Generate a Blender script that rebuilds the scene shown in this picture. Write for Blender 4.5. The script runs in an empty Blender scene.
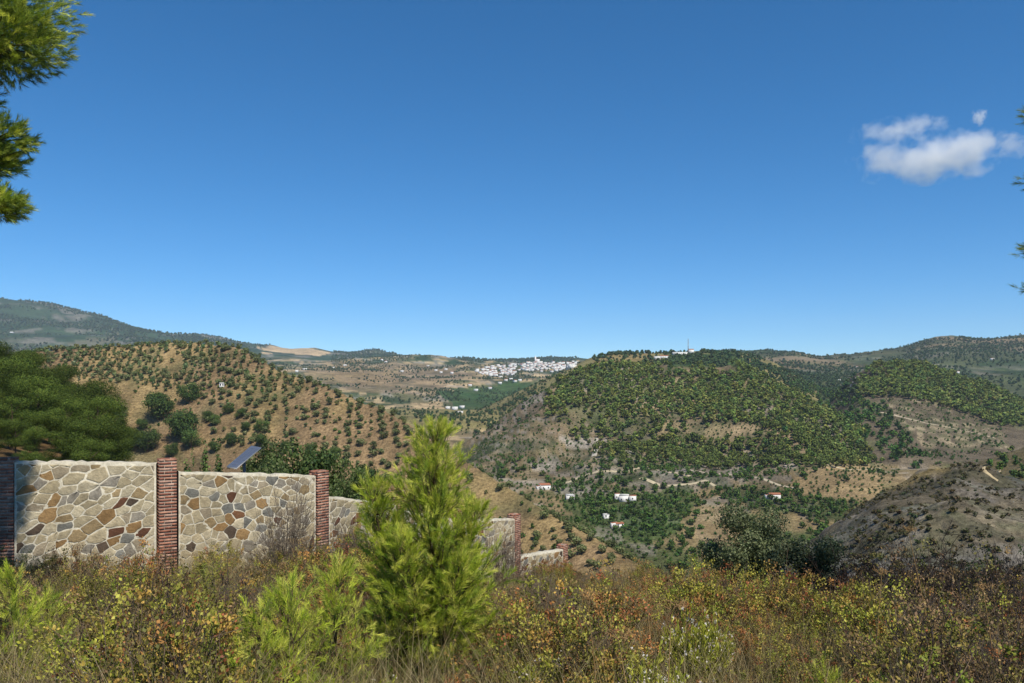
import bpy, math, random
import numpy as np

SC = bpy.context.scene
COL = SC.collection
R = math.radians
F_PX = 796.0          # focal length in pixels (28 mm on 36 mm, 1024 px wide)
HZ = 385.0            # picture row of the true horizon

# ------------------------------------------------------------------ camera
cam_d = bpy.data.cameras.new("camera")
cam_d.lens = 28.0
cam_d.sensor_width = 36.0
cam_d.shift_y = (HZ - 341.5) / 1024.0
cam_d.clip_start = 0.1
cam_d.clip_end = 30000.0
cam = bpy.data.objects.new("camera", cam_d)
cam.location = (0, 0, 0)
cam.rotation_euler = (R(90), 0, 0)
COL.objects.link(cam)
SC.camera = cam

# ------------------------------------------------------------------ sky, sun, exposure
SUN_EL, SUN_AZ = 56.0, 150.0      # azimuth clockwise from the viewing direction (+Y)
world = bpy.data.worlds.new("World")
SC.world = world
world.use_nodes = True
wn = world.node_tree
wn.nodes.clear()
sky = wn.nodes.new("ShaderNodeTexSky")
sky.sky_type = 'NISHITA'
sky.sun_disc = False
sky.sun_elevation = R(SUN_EL)
sky.sun_rotation = R(SUN_AZ)
sky.altitude = 2500
sky.air_density = 1.0
sky.dust_density = 0.0
sky.ozone_density = 9.0
bg = wn.nodes.new("ShaderNodeBackground")
bg.inputs["Strength"].default_value = 0.119
hsv = wn.nodes.new("ShaderNodeHueSaturation")
hsv.inputs["Saturation"].default_value = 1.19
hsv.inputs["Hue"].default_value = 0.493
out = wn.nodes.new("ShaderNodeOutputWorld")
wn.links.new(sky.outputs[0], hsv.inputs["Color"])
wn.links.new(hsv.outputs[0], bg.inputs[0])
wn.links.new(bg.outputs[0], out.inputs[0])

sun_d = bpy.data.lights.new("sun", 'SUN')
sun_d.energy = 4.9
sun_d.angle = R(0.53)
sun_d.color = (1.0, 0.94, 0.84)
sun = bpy.data.objects.new("sun", sun_d)
sun.rotation_euler = (R(90 - SUN_EL), 0, R(180 - SUN_AZ))
sun.location = (0, 0, 50)
COL.objects.link(sun)

SC.view_settings.view_transform = 'Standard'
SC.view_settings.look = 'None'
SC.view_settings.gamma = 1.0
SC.view_settings.use_curve_mapping = False
SC.view_settings.exposure = 0.2
SC.cycles.max_bounces = 8
SC.cycles.diffuse_bounces = 3
SC.cycles.glossy_bounces = 2
SC.cycles.transmission_bounces = 3
SC.cycles.volume_bounces = 5
SC.cycles.use_denoising = True

# ------------------------------------------------------------------ small helpers
def lin(r, g, b, k=1.0):
    f = lambda c: ((c / 255.0) / 12.92 if c <= 10 else ((c / 255.0 + 0.055) / 1.055) ** 2.4)
    return np.array([f(r) * k, f(g) * k, f(b) * k])

def _hash(ix, iy, seed):
    h = (ix.astype(np.int64) * 374761393 + iy.astype(np.int64) * 668265263 + seed * 974634777) & 0xffffffff
    h = ((h ^ (h >> 13)) * 1274126177) & 0xffffffff
    h = (h ^ (h >> 16)) & 0xffffffff
    return h / 4294967295.0

def vnoise(x, y, seed=0):
    x = np.asarray(x, float); y = np.asarray(y, float)
    ix = np.floor(x); iy = np.floor(y)
    fx = x - ix; fy = y - iy
    fx = fx * fx * (3 - 2 * fx); fy = fy * fy * (3 - 2 * fy)
    a = _hash(ix, iy, seed); b = _hash(ix + 1, iy, seed)
    c = _hash(ix, iy + 1, seed); d = _hash(ix + 1, iy + 1, seed)
    return (a * (1 - fx) + b * fx) * (1 - fy) + (c * (1 - fx) + d * fx) * fy

def fbm(x, y, seed=0, octaves=4):
    s = 0; a = 1.0; t = 0
    for i in range(octaves):
        s = s + a * (vnoise(x * 2 ** i, y * 2 ** i, seed + 17 * i) - 0.5) * 2
        t += a; a *= 0.5
    return s / t * 1.6

def sstep(a, b, x):
    t = np.clip((x - a) / (b - a), 0, 1)
    return t * t * (3 - 2 * t)

def tab(px, t):
    if np.isscalar(t):
        return np.full_like(px, float(t))
    return np.interp(px, [p for p, _ in t], [v for _, v in t])

class Geo:
    """collects faces; vertex colour in 'Col'"""
    def __init__(self):
        self.v = []; self.c = []; self.f = []; self.n = 0
    def add(self, V, F, C):
        V = np.asarray(V, float).reshape(-1, 3)
        F = np.asarray(F, int)
        C = np.asarray(C, float)
        if C.ndim == 1:
            C = np.tile(C[:3], (len(V), 1))
        self.v.append(V); self.c.append(C[:, :3]); self.f.append(F + self.n)
        self.n += len(V)
    def poly(self, pts, c):
        self.add(pts, np.arange(len(pts))[None, :], c)
    def arrays(self):
        return np.concatenate(self.v), self.f, np.concatenate(self.c)
    def quads(self, P, U, W, C):
        """flat quads centred at P with half axes U and W"""
        n = len(P)
        V = np.stack([P - U, P - W, P + U, P + W], 1).reshape(-1, 3)
        Fq = np.arange(4 * n).reshape(n, 4)
        self.add(V, Fq, np.repeat(C, 4, 0))
    def box(self, c, s, rz=0.0, col=(1, 1, 1)):
        x, y, z = np.array(s) / 2
        V = np.array([[-x, -y, -z], [x, -y, -z], [x, y, -z], [-x, y, -z], [-x, -y, z], [x, -y, z], [x, y, z], [-x, y, z]])
        ca, sa = math.cos(rz), math.sin(rz)
        V = V @ np.array([[ca, sa, 0], [-sa, ca, 0], [0, 0, 1]]) + np.array(c)
        self.add(V, [[0, 3, 2, 1], [4, 5, 6, 7], [0, 1, 5, 4], [1, 2, 6, 5], [2, 3, 7, 6], [3, 0, 4, 7]], np.array(col))
    def tube(self, pts, radii, sides=5, col=(0.1, 0.08, 0.06), cap=False):
        pts = np.asarray(pts, float)
        n = len(pts)
        T = np.gradient(pts, axis=0)
        T /= np.linalg.norm(T, axis=1)[:, None] + 1e-9
        ref = np.where(np.abs(T[:, 2:3]) > 0.9, np.array([[1.0, 0, 0]]), np.array([[0, 0, 1.0]]))
        A = np.cross(T, ref); A /= np.linalg.norm(A, axis=1)[:, None] + 1e-9
        B = np.cross(T, A)
        th = np.linspace(0, 2 * np.pi, sides, endpoint=False)
        ring = (A[:, None, :] * np.cos(th)[None, :, None] + B[:, None, :] * np.sin(th)[None, :, None])
        V = pts[:, None, :] + ring * np.asarray(radii)[:, None, None]
        F = []
        for i in range(n - 1):
            for k in range(sides):
                k2 = (k + 1) % sides
                F.append([i * sides + k, i * sides + k2, (i + 1) * sides + k2, (i + 1) * sides + k])
        self.add(V.reshape(-1, 3), F, np.array(col))
        if cap:
            self.add(V[-1], [list(range(sides))], np.array(col))
            self.add(V[0], [list(range(sides))[::-1]], np.array(col))
    def mesh(self, name, mat, smooth=False):
        V, Fs, C = self.arrays()
        return raw_mesh(name, V, Fs, C, mat, smooth)

def raw_mesh(name, V, Fs, C, mat, smooth=False):
    me = bpy.data.meshes.new(name)
    loops = np.concatenate([f.ravel() for f in Fs]).astype(np.int32)
    sizes = np.concatenate([np.full(len(f), f.shape[1]) for f in Fs]).astype(np.int32)
    starts = np.concatenate([[0], np.cumsum(sizes)[:-1]]).astype(np.int32)
    me.vertices.add(len(V)); me.vertices.foreach_set("co", V.astype(np.float32).ravel())
    me.loops.add(len(loops)); me.loops.foreach_set("vertex_index", loops)
    me.polygons.add(len(sizes))
    me.polygons.foreach_set("loop_start", starts)
    me.update(calc_edges=True)
    if smooth:
        me.polygons.foreach_set("use_smooth", np.ones(len(sizes), bool))
    a = me.color_attributes.new("Col", 'FLOAT_COLOR', 'POINT')
    a.data.foreach_set("color", np.concatenate([np.clip(C, 0, 1), np.ones((len(C), 1))], 1).astype(np.float32).ravel())
    if mat:
        for m in (mat if isinstance(mat, (list, tuple)) else [mat]):
            me.materials.append(m)
    return me

def obj(name, mesh, parent=None, loc=(0, 0, 0), rz=0.0, sc=1.0, label=None, cat=None, group=None, kind=None, tilt=None):
    o = bpy.data.objects.new(name, mesh)
    COL.objects.link(o)
    o.location = tuple(float(q) for q in loc)
    o.rotation_euler = (tilt[0], tilt[1], rz) if tilt else (0, 0, rz)
    o.scale = (sc, sc, sc) if np.isscalar(sc) else tuple(float(q) for q in sc)
    if parent is not None:
        o.parent = parent
    if label: o["label"] = label
    if cat: o["category"] = cat
    if group: o["group"] = group
    if kind: o["kind"] = kind
    return o

def instance(base, pos, scale, rot, tint=None):
    """joined copies of one base (V, Fs, C) for 'stuff' meshes"""
    V, Fs, C = base
    n = len(pos)
    ca, sa = np.cos(rot), np.sin(rot)
    sc = np.asarray(scale)
    if sc.ndim == 1: sc = np.stack([sc, sc, sc], 1)
    x = V[None, :, 0] * sc[:, 0:1]; y = V[None, :, 1] * sc[:, 1:2]; z = V[None, :, 2] * sc[:, 2:3]
    X = x * ca[:, None] - y * sa[:, None] + pos[:, 0:1]
    Y = x * sa[:, None] + y * ca[:, None] + pos[:, 1:2]
    Z = z + pos[:, 2:3]
    VV = np.stack([X, Y, Z], 2).reshape(-1, 3)
    FF = [(f[None, :, :] + (np.arange(n) * len(V))[:, None, None]).reshape(-1, f.shape[1]) for f in Fs]
    CC = np.tile(C[None], (n, 1, 1))
    if tint is not None:
        CC = CC * tint[:, None, :]
    return VV, FF, CC.reshape(-1, 3)

def join(parts):
    n = 0; Vs = []; Fs = []; Cs = []
    for V, F, C in parts:
        Vs.append(V); Cs.append(C); Fs += [f + n for f in F]; n += len(V)
    return np.concatenate(Vs), Fs, np.concatenate(Cs)

# ------------------------------------------------------------------ materials
def new_mat(name):
    m = bpy.data.materials.new(name)
    m.use_nodes = True
    nt = m.node_tree
    p = nt.nodes["Principled BSDF"]
    p.inputs["Roughness"].default_value = 0.8
    p.inputs["Specular IOR Level"].default_value = 0.2
    return m, nt, p

def N(nt, t, **kw):
    n = nt.nodes.new(t)
    for k, v in kw.items():
        if k in n.inputs: n.inputs[k].default_value = v
        else: setattr(n, k, v)
    return n

def mixcol(nt, a, b, fac, mode='MULTIPLY'):
    n = nt.nodes.new("ShaderNodeMix"); n.data_type = 'RGBA'; n.blend_type = mode
    for sock, val in ((n.inputs[0], fac), (n.inputs[6], a), (n.inputs[7], b)):
        if hasattr(val, "links"): nt.links.new(val, sock)
        elif isinstance(val, (float, int)): sock.default_value = val
        else: sock.default_value = tuple(val)
    return n.outputs[2]

def ramp(nt, src, stops):
    r = nt.nodes.new("ShaderNodeValToRGB")
    el = r.color_ramp.elements
    while len(el) < len(stops): el.new(0.5)
    for e, (p, c) in zip(el, stops):
        e.position = p
        e.color = (c, c, c, 1) if np.isscalar(c) else (*c, 1)
    nt.links.new(src, r.inputs[0])
    return r.outputs[0]

def foliage_mat(name, transl=0.25, rough=0.6, var=0.25, spec=0.25):
    m, nt, p = new_mat(name)
    a = N(nt, "ShaderNodeAttribute", attribute_name="Col")
    oi = N(nt, "ShaderNodeObjectInfo")
    v = N(nt, "ShaderNodeMapRange"); v.inputs[3].default_value = 1 - var; v.inputs[4].default_value = 1 + var
    nt.links.new(oi.outputs["Random"], v.inputs[0])
    c = mixcol(nt, a.outputs["Color"], v.outputs[0], 1.0)
    nt.links.new(c, p.inputs["Base Color"])
    p.inputs["Roughness"].default_value = rough
    p.inputs["Specular IOR Level"].default_value = spec
    if transl > 0:
        t = N(nt, "ShaderNodeBsdfTranslucent")
        nt.links.new(c, t.inputs[0])
        ms = N(nt, "ShaderNodeMixShader"); ms.inputs[0].default_value = transl
        nt.links.new(p.outputs[0], ms.inputs[1]); nt.links.new(t.outputs[0], ms.inputs[2])
        nt.links.new(ms.outputs[0], nt.nodes["Material Output"].inputs[0])
    return m

def attr_mat(name, rough=0.85, noise=6.0, amt=0.35, bump=0.0, bscale=30.0, spec=0.2, stain=0.0):
    m, nt, p = new_mat(name)
    a = N(nt, "ShaderNodeAttribute", attribute_name="Col")
    tc = N(nt, "ShaderNodeTexCoord")
    nz = N(nt, "ShaderNodeTexNoise", Scale=noise, Detail=6.0, Roughness=0.65)
    nt.links.new(tc.outputs["Object"], nz.inputs["Vector"])
    r = ramp(nt, nz.outputs[0], [(0.3, 1 - amt), (0.7, 1 + amt * 0.6)])
    c = mixcol(nt, a.outputs["Color"], r, 1.0)
    if stain:
        for sc_, lo, hi, k_ in ((0.9, 0.35, 0.75, 1.0), (3.2, 0.42, 0.62, 0.8), (38.0, 0.35, 0.6, 0.7)):
            n3 = N(nt, "ShaderNodeTexNoise", Scale=sc_, Detail=7.0, Roughness=0.7)
            nt.links.new(tc.outputs["Object"], n3.inputs["Vector"])
            r3 = ramp(nt, n3.outputs[0], [(lo, tuple(1 - stain * k_ * q for q in (0.9, 1.0, 1.15))), (hi, (1.03, 1.03, 1.03))])
            c = mixcol(nt, c, r3, 1.0)
    nt.links.new(c, p.inputs["Base Color"])
    p.inputs["Roughness"].default_value = rough
    p.inputs["Specular IOR Level"].default_value = spec
    if bump:
        n2 = N(nt, "ShaderNodeTexNoise", Scale=bscale, Detail=5.0, Roughness=0.6)
        nt.links.new(tc.outputs["Object"], n2.inputs["Vector"])
        b = N(nt, "ShaderNodeBump", Strength=bump, Distance=0.02)
        nt.links.new(n2.outputs[0], b.inputs["Height"]); nt.links.new(b.outputs[0], p.inputs["Normal"])
    return m

def terrain_mat():
    m, nt, p = new_mat("terrain_soil")
    a = N(nt, "ShaderNodeAttribute", attribute_name="Col")
    tc = N(nt, "ShaderNodeTexCoord")
    c = a.outputs["Color"]
    for sc, amt, det in ((0.006, 0.35, 4), (0.05, 0.4, 5), (0.6, 0.55, 6), (7.0, 0.55, 6)):
        nz = N(nt, "ShaderNodeTexNoise", Scale=sc, Detail=float(det), Roughness=0.62)
        nt.links.new(tc.outputs["Object"], nz.inputs["Vector"])
        r = ramp(nt, nz.outputs[0], [(0.33, 1 - amt), (0.67, 1 + amt * 0.55)])
        c = mixcol(nt, c, r, 1.0)
    nt.links.new(c, p.inputs["Base Color"])
    p.inputs["Roughness"].default_value = 0.95
    p.inputs["Specular IOR Level"].default_value = 0.08
    n2 = N(nt, "ShaderNodeTexNoise", Scale=0.25, Detail=9.0, Roughness=0.68)
    nt.links.new(tc.outputs["Object"], n2.inputs["Vector"])
    b = N(nt, "ShaderNodeBump", Strength=0.9, Distance=2.6)
    nt.links.new(n2.outputs[0], b.inputs["Height"]); nt.links.new(b.outputs[0], p.inputs["Normal"])
    return m

M_TERR = terrain_mat()
M_FOL = foliage_mat("leaf", 0.2)
M_FAR = foliage_mat("far_foliage", 0.0, rough=0.8, var=0.22, spec=0.1)
M_PINEW = foliage_mat("wood_foliage", 0.0, rough=0.8, var=0.38, spec=0.1)
M_NEEDLE = foliage_mat("pine_needle", 0.3, rough=0.5, var=0.05)
M_BARK = attr_mat("bark", noise=20, amt=0.5, bump=0.6)
M_STONE = attr_mat("wall_stone", noise=9, amt=0.32, bump=0.7, bscale=28, stain=0.17)
M_BRICK = attr_mat("brick", noise=14, amt=0.35, bump=0.4, bscale=60, stain=0.15)
M_WHITE = attr_mat("limewash", noise=0.6, amt=0.12)
M_METAL = attr_mat("metal", rough=0.4, noise=4, amt=0.1, spec=0.5)
M_PV = attr_mat("solar_glass", rough=0.15, noise=3, amt=0.1, spec=0.6)
M_PATH = attr_mat("dirt_track", noise=0.3, amt=0.3)

# ------------------------------------------------------------------ terrain
def lay(name, curves, back=0.35, amp=0.006, wl=0.12, front=0.6):
    return dict(name=name, curves=curves, back=back, amp=amp, wl=wl, front=front)

LAYERS = [
    # left spur with the pine wood
    lay("pine_spur", [([(-700, 60), (170, 60), (260, 75)], [(-700, 505), (0, 520), (120, 530), (200, 560), (260, 640)]),
                      ([(-700, 210), (0, 200), (100, 170), (200, 150)], [(-700, 360), (-100, 376), (0, 391), (60, 417), (100, 442), (130, 466), (165, 500), (220, 640)])], 0.3, 0.004),
    # orchard hill on the left
    lay("orchard_hill", [([(-700, 440), (0, 430), (200, 425), (300, 395), (400, 375), (480, 330), (560, 285), (640, 245), (720, 225)], [(-700, 490), (0, 495), (300, 505), (400, 530), (480, 560), (560, 590), (640, 610), (720, 700)]),
                         ([(-700, 640), (0, 620), (150, 620), (240, 580), (330, 505), (420, 440), (480, 395), (540, 352), (600, 312), (640, 290), (720, 265)],
                          [(-700, 372), (0, 358), (50, 352), (100, 348), (150, 342), (200, 342), (240, 350), (280, 373), (330, 387), (380, 408), (420, 432), (480, 471), (540, 508), (600, 543), (640, 566), (680, 592), (720, 680)])], 0.3, 0.0035),
    # valley floor
    lay("valley_floor", [([(-700, 420), (1700, 420)], [(-700, 575), (500, 588), (800, 590), (1700, 590)]),
                         (640, [(-700, 480), (480, 486), (640, 486), (820, 474), (1700, 470)])], 0.02, 0.003),
    # central hill
    lay("central_hill", [(620, [(300, 640), (400, 540), (470, 506), (560, 498), (700, 488), (820, 484), (900, 500), (960, 600), (1100, 800)]),
                         ([(440, 780), (640, 760), (900, 720)], [(300, 600), (400, 510), (440, 476), (480, 458), (520, 440), (600, 442), (700, 446), (800, 440), (900, 468), (960, 540), (1100, 800)]),
                         ([(440, 880), (560, 980), (640, 1040), (720, 1050), (800, 980), (900, 850), (960, 800)],
                          [(300, 560), (400, 498), (440, 462), (480, 434), (520, 404), (560, 378), (580, 368), (620, 361), (660, 360), (700, 361), (740, 366), (760, 374), (800, 394), (850, 420), (900, 450), (930, 470), (960, 520), (1100, 800)])], 0.25, 0.006, 0.10),
    # flat summit behind it
    lay("summit", [(1200, [(500, 420), (580, 372), (640, 364), (720, 366), (800, 400), (900, 460)]),
                   (1500, [(480, 410), (560, 372), (590, 358), (620, 353), (660, 352.5), (700, 350), (740, 352), (770, 360), (820, 390), (900, 450)])], 0.3, 0.002),
    # long slope up to the white town
    lay("town_slope", [(820, [(-700, 480), (300, 476), (620, 490), (760, 520), (1700, 560)]),
                       (1500, [(-700, 415), (300, 412), (620, 416), (760, 450), (1700, 500)]),
                       (2600, [(-700, 378), (300, 372), (400, 376), (480, 379), (560, 377), (620, 380), (760, 410), (1700, 450)]),
                       (3300, [(-700, 360), (240, 364), (300, 362), (360, 360), (400, 357), (440, 358), (480, 362), (540, 364), (580, 362), (620, 366), (760, 400), (1700, 440)])], 0.25, 0.0045, 0.09),
    # far mountains on the left and centre
    lay("far_mountain", [(3000, [(-700, 366), (300, 372), (1700, 385)]),
                         (4300, [(-700, 335), (0, 330), (150, 340), (260, 358), (330, 360), (400, 362), (1700, 378)]),
                         (5600, [(-700, 300), (-200, 305), (-60, 300), (0, 294), (30, 296), (60, 303), (100, 312), (130, 322), (160, 329), (200, 330), (240, 337), (280, 344), (330, 346), (375, 345), (400, 352), (430, 358), (465, 355), (490, 361), (520, 358), (550, 356), (580, 359), (620, 362), (760, 366), (1700, 368)])], 0.3, 0.0035, 0.10),
    # right far ridge
    lay("right_ridge", [(950, [(500, 560), (650, 470), (760, 444), (900, 440), (1024, 440), (1700, 440)]),
                        (1700, [(500, 520), (650, 440), (740, 392), (820, 384), (900, 388), (1024, 392), (1700, 390)]),
                        (3200, [(500, 500), (640, 400), (690, 362), (715, 352), (740, 349), (765, 347), (795, 350), (820, 357), (850, 356), (880, 351), (905, 347), (935, 337), (950, 335), (975, 337), (1000, 335), (1024, 332), (1200, 330), (1700, 325)])], 0.2, 0.0035, 0.10),
    # right wooded spur with terraces below
    lay("wooded_spur", [(720, [(700, 640), (800, 520), (850, 480), (900, 466), (1024, 470), (1700, 470)]),
                        (900, [(700, 600), (800, 480), (830, 444), (860, 420), (900, 420), (950, 425), (1024, 436), (1700, 445)]),
                        (1200, [(700, 560), (800, 440), (830, 405), (855, 376), (880, 366), (920, 365), (950, 375), (980, 386), (1024, 402), (1100, 425), (1700, 440)])], 0.35, 0.005, 0.10),
    # slope at the right edge with the dirt track
    lay("track_slope", [(300, [(850, 620), (900, 560), (960, 510), (1024, 500), (1700, 500)]),
                        (470, [(850, 600), (900, 510), (940, 478), (980, 460), (1024, 446), (1100, 430), (1700, 420)])], 0.3, 0.004),
    # bare grey hill near right
    lay("bare_hill", [([(600, 90), (1700, 70)], [(600, 760), (720, 660), (800, 640), (1024, 640), (1700, 640)]),
                      ([(600, 300), (760, 240), (900, 245), (1700, 250)],
                       [(600, 720), (700, 640), (740, 590), (780, 564), (820, 536), (850, 510), (880, 488), (920, 469), (955, 462), (990, 469), (1024, 482), (1100, 508), (1700, 540)])], 0.3, 0.007, 0.16),
]
NAMES = ["foreground"] + [l["name"] for l in LAYERS] + ["plain"]

def ground_z(X, Y):
    """height of the land and index of the landform"""
    r = np.hypot(X, Y)
    az = np.arctan2(X, Y)
    azc = np.clip(az, -1.05, 1.05)
    px = 512 + F_PX * np.tan(azc)
    D = r * np.cos(azc)
    # foreground slope the camera stands on
    yk = tab(px, [(-700, 26), (330, 26), (400, 28), (470, 33), (570, 36), (620, 24), (700, 18), (900, 15), (1700, 14)])
    Xc = r * np.sin(azc)
    gs = tab(px, [(-700, 0.155), (360, 0.155), (470, 0.182), (1700, 0.178)])
    zf = -1.75 - gs * np.minimum(D, yk) - (gs - 0.155) * 0.0 - tab(px, [(-700, 0.27), (400, 0.27), (500, 0.5)]) * np.maximum(D - yk, 0) - 0.025 * np.maximum(np.minimum(Xc, 25), 0)
    zf = zf + 0.10 * fbm(X / 2.6, Y / 2.6, 5, 3) + 0.16 * fbm(X / 9.0, Y / 9.0, 6, 2)
    zf = np.where(zf < -60, -60 + (zf + 60) * 1.0, zf)
    zs = [zf]
    for i, l in enumerate(LAYERS):
        Ys = [tab(px, c[0]) for c in l["curves"]]
        Zs = [(HZ - tab(px, c[1])) / F_PX * y for c, y in zip(l["curves"], Ys)]
        z = Zs[0] - l["front"] * np.maximum(Ys[0] - D, 0)
        for k in range(len(Ys) - 1):
            t = np.clip((D - Ys[k]) / (Ys[k + 1] - Ys[k]), 0, 1)
            z = np.where(D >= Ys[k], Zs[k] + (Zs[k + 1] - Zs[k]) * t, z)
        d = np.maximum(D - Ys[-1], 0)
        z = np.where(D > Ys[-1], Zs[-1] - l["back"] * d, z)
        ym = Ys[-1]
        w = l["wl"] * ym
        n = fbm(X / w, Y / w, 30 + i * 7, 5)
        rg = np.abs(fbm(X / (w * 1.7), Y / (w * 1.7), 90 + i * 3, 3))
        z = z + l["amp"] * ym * (n + 0.6 - 1.5 * rg)
        if l['name'] == 'bare_hill':
            z = z + 1.8 * fbm(X / 14, Y / 14, 140, 5) - 4.6 * np.abs(fbm((X + .4 * Y) / 26, Y / 60, 141, 4)) + 1.6
        if l['name'] == 'central_hill':
            z = z + 3.0 * fbm(X / 45, Y / 45, 142, 4) - 7.0 * np.abs(fbm(X / 120, Y / 160, 143, 4))
        if l['name'] == 'far_mountain':
            z = z - 30.0 * np.abs(fbm(X / 500, Y / 700, 144, 4))
        zs.append(z)
    zs.append(np.full_like(r, -170.0))
    Z = np.stack(zs)
    idx = np.argmax(Z, 0)
    k = 0.0025 * np.maximum(r, 4)
    out = Z[0]
    for z in Z[1:]:
        m = np.maximum(out, z)
        out = m + k * np.log1p(np.exp(-np.minimum(np.abs(out - z) / k, 30)))
    out = out - 0
    # behind the camera the ground runs out as a plain hilltop
    wgt = sstep(1.0, 1.9, np.abs(az))
    back = -1.75 - 0.02 * r + 0.1 * fbm(X / 4, Y / 4, 5, 3)
    out = out * (1 - wgt) + back * wgt
    idx = np.where(wgt > 0.5, 0, idx)
    return out, idx

AZ = np.concatenate([np.arange(-180, -42, 3.0), np.arange(-42, 42.01, 0.1), np.arange(45, 180.1, 3.0)]) * math.pi / 180
RR = np.exp(np.linspace(math.log(1.2), math.log(8000.0), 620))
LR = np.log(RR)
gA, gR = np.meshgrid(AZ, RR, indexing='ij')
gX = np.sin(gA) * gR; gY = np.cos(gA) * gR
gZ, gI = ground_z(gX, gY)
gZ[-1] = gZ[0]
with np.errstate(divide='ignore', invalid='ignore'):
    gE = gZ / np.maximum(gY, 1e-3)
gH = np.maximum.accumulate(gE, axis=1)       # skyline seen from the camera, per bearing
gPX = 512 + F_PX * gX / np.maximum(gY, 1e-3)
gPY = HZ - F_PX * gE

def _idx(X, Y):
    az = np.arctan2(X, Y); lr = np.log(np.maximum(np.hypot(X, Y), 1.3))
    ia = np.interp(az, AZ, np.arange(len(AZ)))
    ir = np.interp(lr, LR, np.arange(len(RR)))
    return ia, ir

def bil(G, ia, ir):
    a0 = np.clip(np.floor(ia).astype(int), 0, len(AZ) - 2); r0 = np.clip(np.floor(ir).astype(int), 0, len(RR) - 2)
    fa = ia - a0; fr = ir - r0
    return (G[a0, r0] * (1 - fa) * (1 - fr) + G[a0 + 1, r0] * fa * (1 - fr) + G[a0, r0 + 1] * (1 - fa) * fr + G[a0 + 1, r0 + 1] * fa * fr)

def zat(X, Y):
    return bil(gZ, *_idx(np.asarray(X, float), np.asarray(Y, float)))

def visible(X, Y, h):
    """does the top of something h tall show above nearer ground"""
    ia, ir = _idx(X, Y)
    z = bil(gZ, ia, ir)
    hor = bil(gH, ia, np.maximum(ir - 1.5, 0))
    return (z + h) / Y > hor

def hit(px, py, rmin=3.0):
    """where the line of sight through a picture point meets the land"""
    az = math.atan2((px - 512) / F_PX, 1.0)
    ia = float(np.interp(az, AZ, np.arange(len(AZ))))
    rr = np.arange(len(RR), dtype=float)
    z = bil(gZ, np.full(len(RR), ia), rr)
    Yd = RR * math.cos(az)
    e = (HZ - py) / F_PX
    ok = (z >= e * Yd) & (RR > rmin)
    k = int(np.argmax(ok)) if ok.any() else len(RR) - 2
    if k > 0:
        d0 = z[k - 1] - e * Yd[k - 1]; d1 = z[k] - e * Yd[k]
        t = 0 if d1 == d0 else np.clip(-d0 / (d1 - d0), 0, 1)
        Yh = Yd[k - 1] + (Yd[k] - Yd[k - 1]) * t
    else:
        Yh = Yd[0]
    X = (px - 512) / F_PX * Yh
    return np.array([X, Yh, float(zat(np.array([X]), np.array([Yh]))[0])])

def inpoly(px, py, poly):
    c = np.zeros(px.shape, bool)
    n = len(poly)
    for i in range(n):
        x1, y1 = poly[i]; x2, y2 = poly[(i + 1) % n]
        if y1 == y2: continue
        k = (py > min(y1, y2)) & (py <= max(y1, y2))
        xi = x1 + (py - y1) / (y2 - y1) * (x2 - x1)
        c ^= k & (px < xi)
    return c

# ---- colour of the soil
P = {k: lin(*v) for k, v in dict(
    fore=(118, 94, 62), pine_soil=(140, 112, 76), orchard=(162, 136, 100), valley=(150, 132, 96), central=(142, 126, 98),
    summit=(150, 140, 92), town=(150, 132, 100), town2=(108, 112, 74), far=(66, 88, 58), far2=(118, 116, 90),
    ridge=(92, 100, 66), ridge2=(150, 128, 98), spur=(118, 106, 86), track=(120, 108, 76), bare=(134, 123, 101), bare2=(136, 132, 121),
    tan=(214, 186, 142), field=(172, 148, 108), green=(74, 100, 52), dgreen=(48, 74, 40), grove=(64, 98, 50), rock=(176, 166, 152), dry=(172, 150, 98)).items()}
ALB = 0.95
cols = np.zeros(gX.shape + (3,))
def fill(mask, c):
    cols[mask] = c
def blend(w, c):
    cols[:] = cols * (1 - w[..., None]) + np.asarray(c) * w[..., None]
base = dict(foreground="fore", pine_spur="pine_soil", orchard_hill="orchard", valley_floor="valley", central_hill="central", summit="summit",
            town_slope="town", far_mountain="far", right_ridge="ridge", wooded_spur="spur", track_slope="track", bare_hill="bare", plain="valley")
for i, n in enumerate(NAMES):
    fill(gI == i, P[base[n]])
def lid(n): return (gI == NAMES.index(n))
def nz(s, seed, a, b, oc=4): return sstep(a, b, fbm(gX / s, gY / s, seed, oc))
blend(lid("town_slope") * nz(220, 301, -0.1, 0.4) * 0.85, P["town2"])
blend(lid("town_slope") * nz(120, 302, 0.2, 0.5) * 0.8, P["dgreen"])
blend(lid("town_slope") * nz(160, 306, 0.25, 0.6) * 0.6, P["tan"])
blend(lid("far_mountain") * nz(300, 303, 0.15, 0.5) * 0.6, P["far2"])
blend(lid("far_mountain") * nz(260, 304, 0.05, 0.4) * 0.6, P["dgreen"])
blend(lid("far_mountain") * nz(110, 340, 0.1, 0.5) * 0.5, P["dgreen"])
blend(lid("far_mountain") * nz(140, 341, 0.25, 0.5) * 0.55, P["rock"] * .8)
blend(lid("right_ridge") * nz(90, 342, 0.15, 0.5) * 0.5, P["rock"] * .8)
blend(lid("right_ridge") * nz(260, 305, 0.0, 0.45) * 0.7, P["ridge2"])
blend(lid("right_ridge") * nz(180, 307, 0.0, 0.35) * 0.7, P["dgreen"])
blend(lid("valley_floor") * nz(45, 308, -0.1, 0.35) * 0.7, P["green"])
blend(lid("valley_floor") * nz(60, 309, 0.15, 0.5) * 0.5, P["field"])
blend(lid("central_hill") * nz(70, 310, 0.1, 0.5) * 0.55, P["rock"])
blend(lid("central_hill") * nz(60, 311, 0.05, 0.5) * 0.6, P["town2"])
blend(lid("orchard_hill") * nz(50, 312, 0.1, 0.6) * 0.5, P["dry"])
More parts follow.
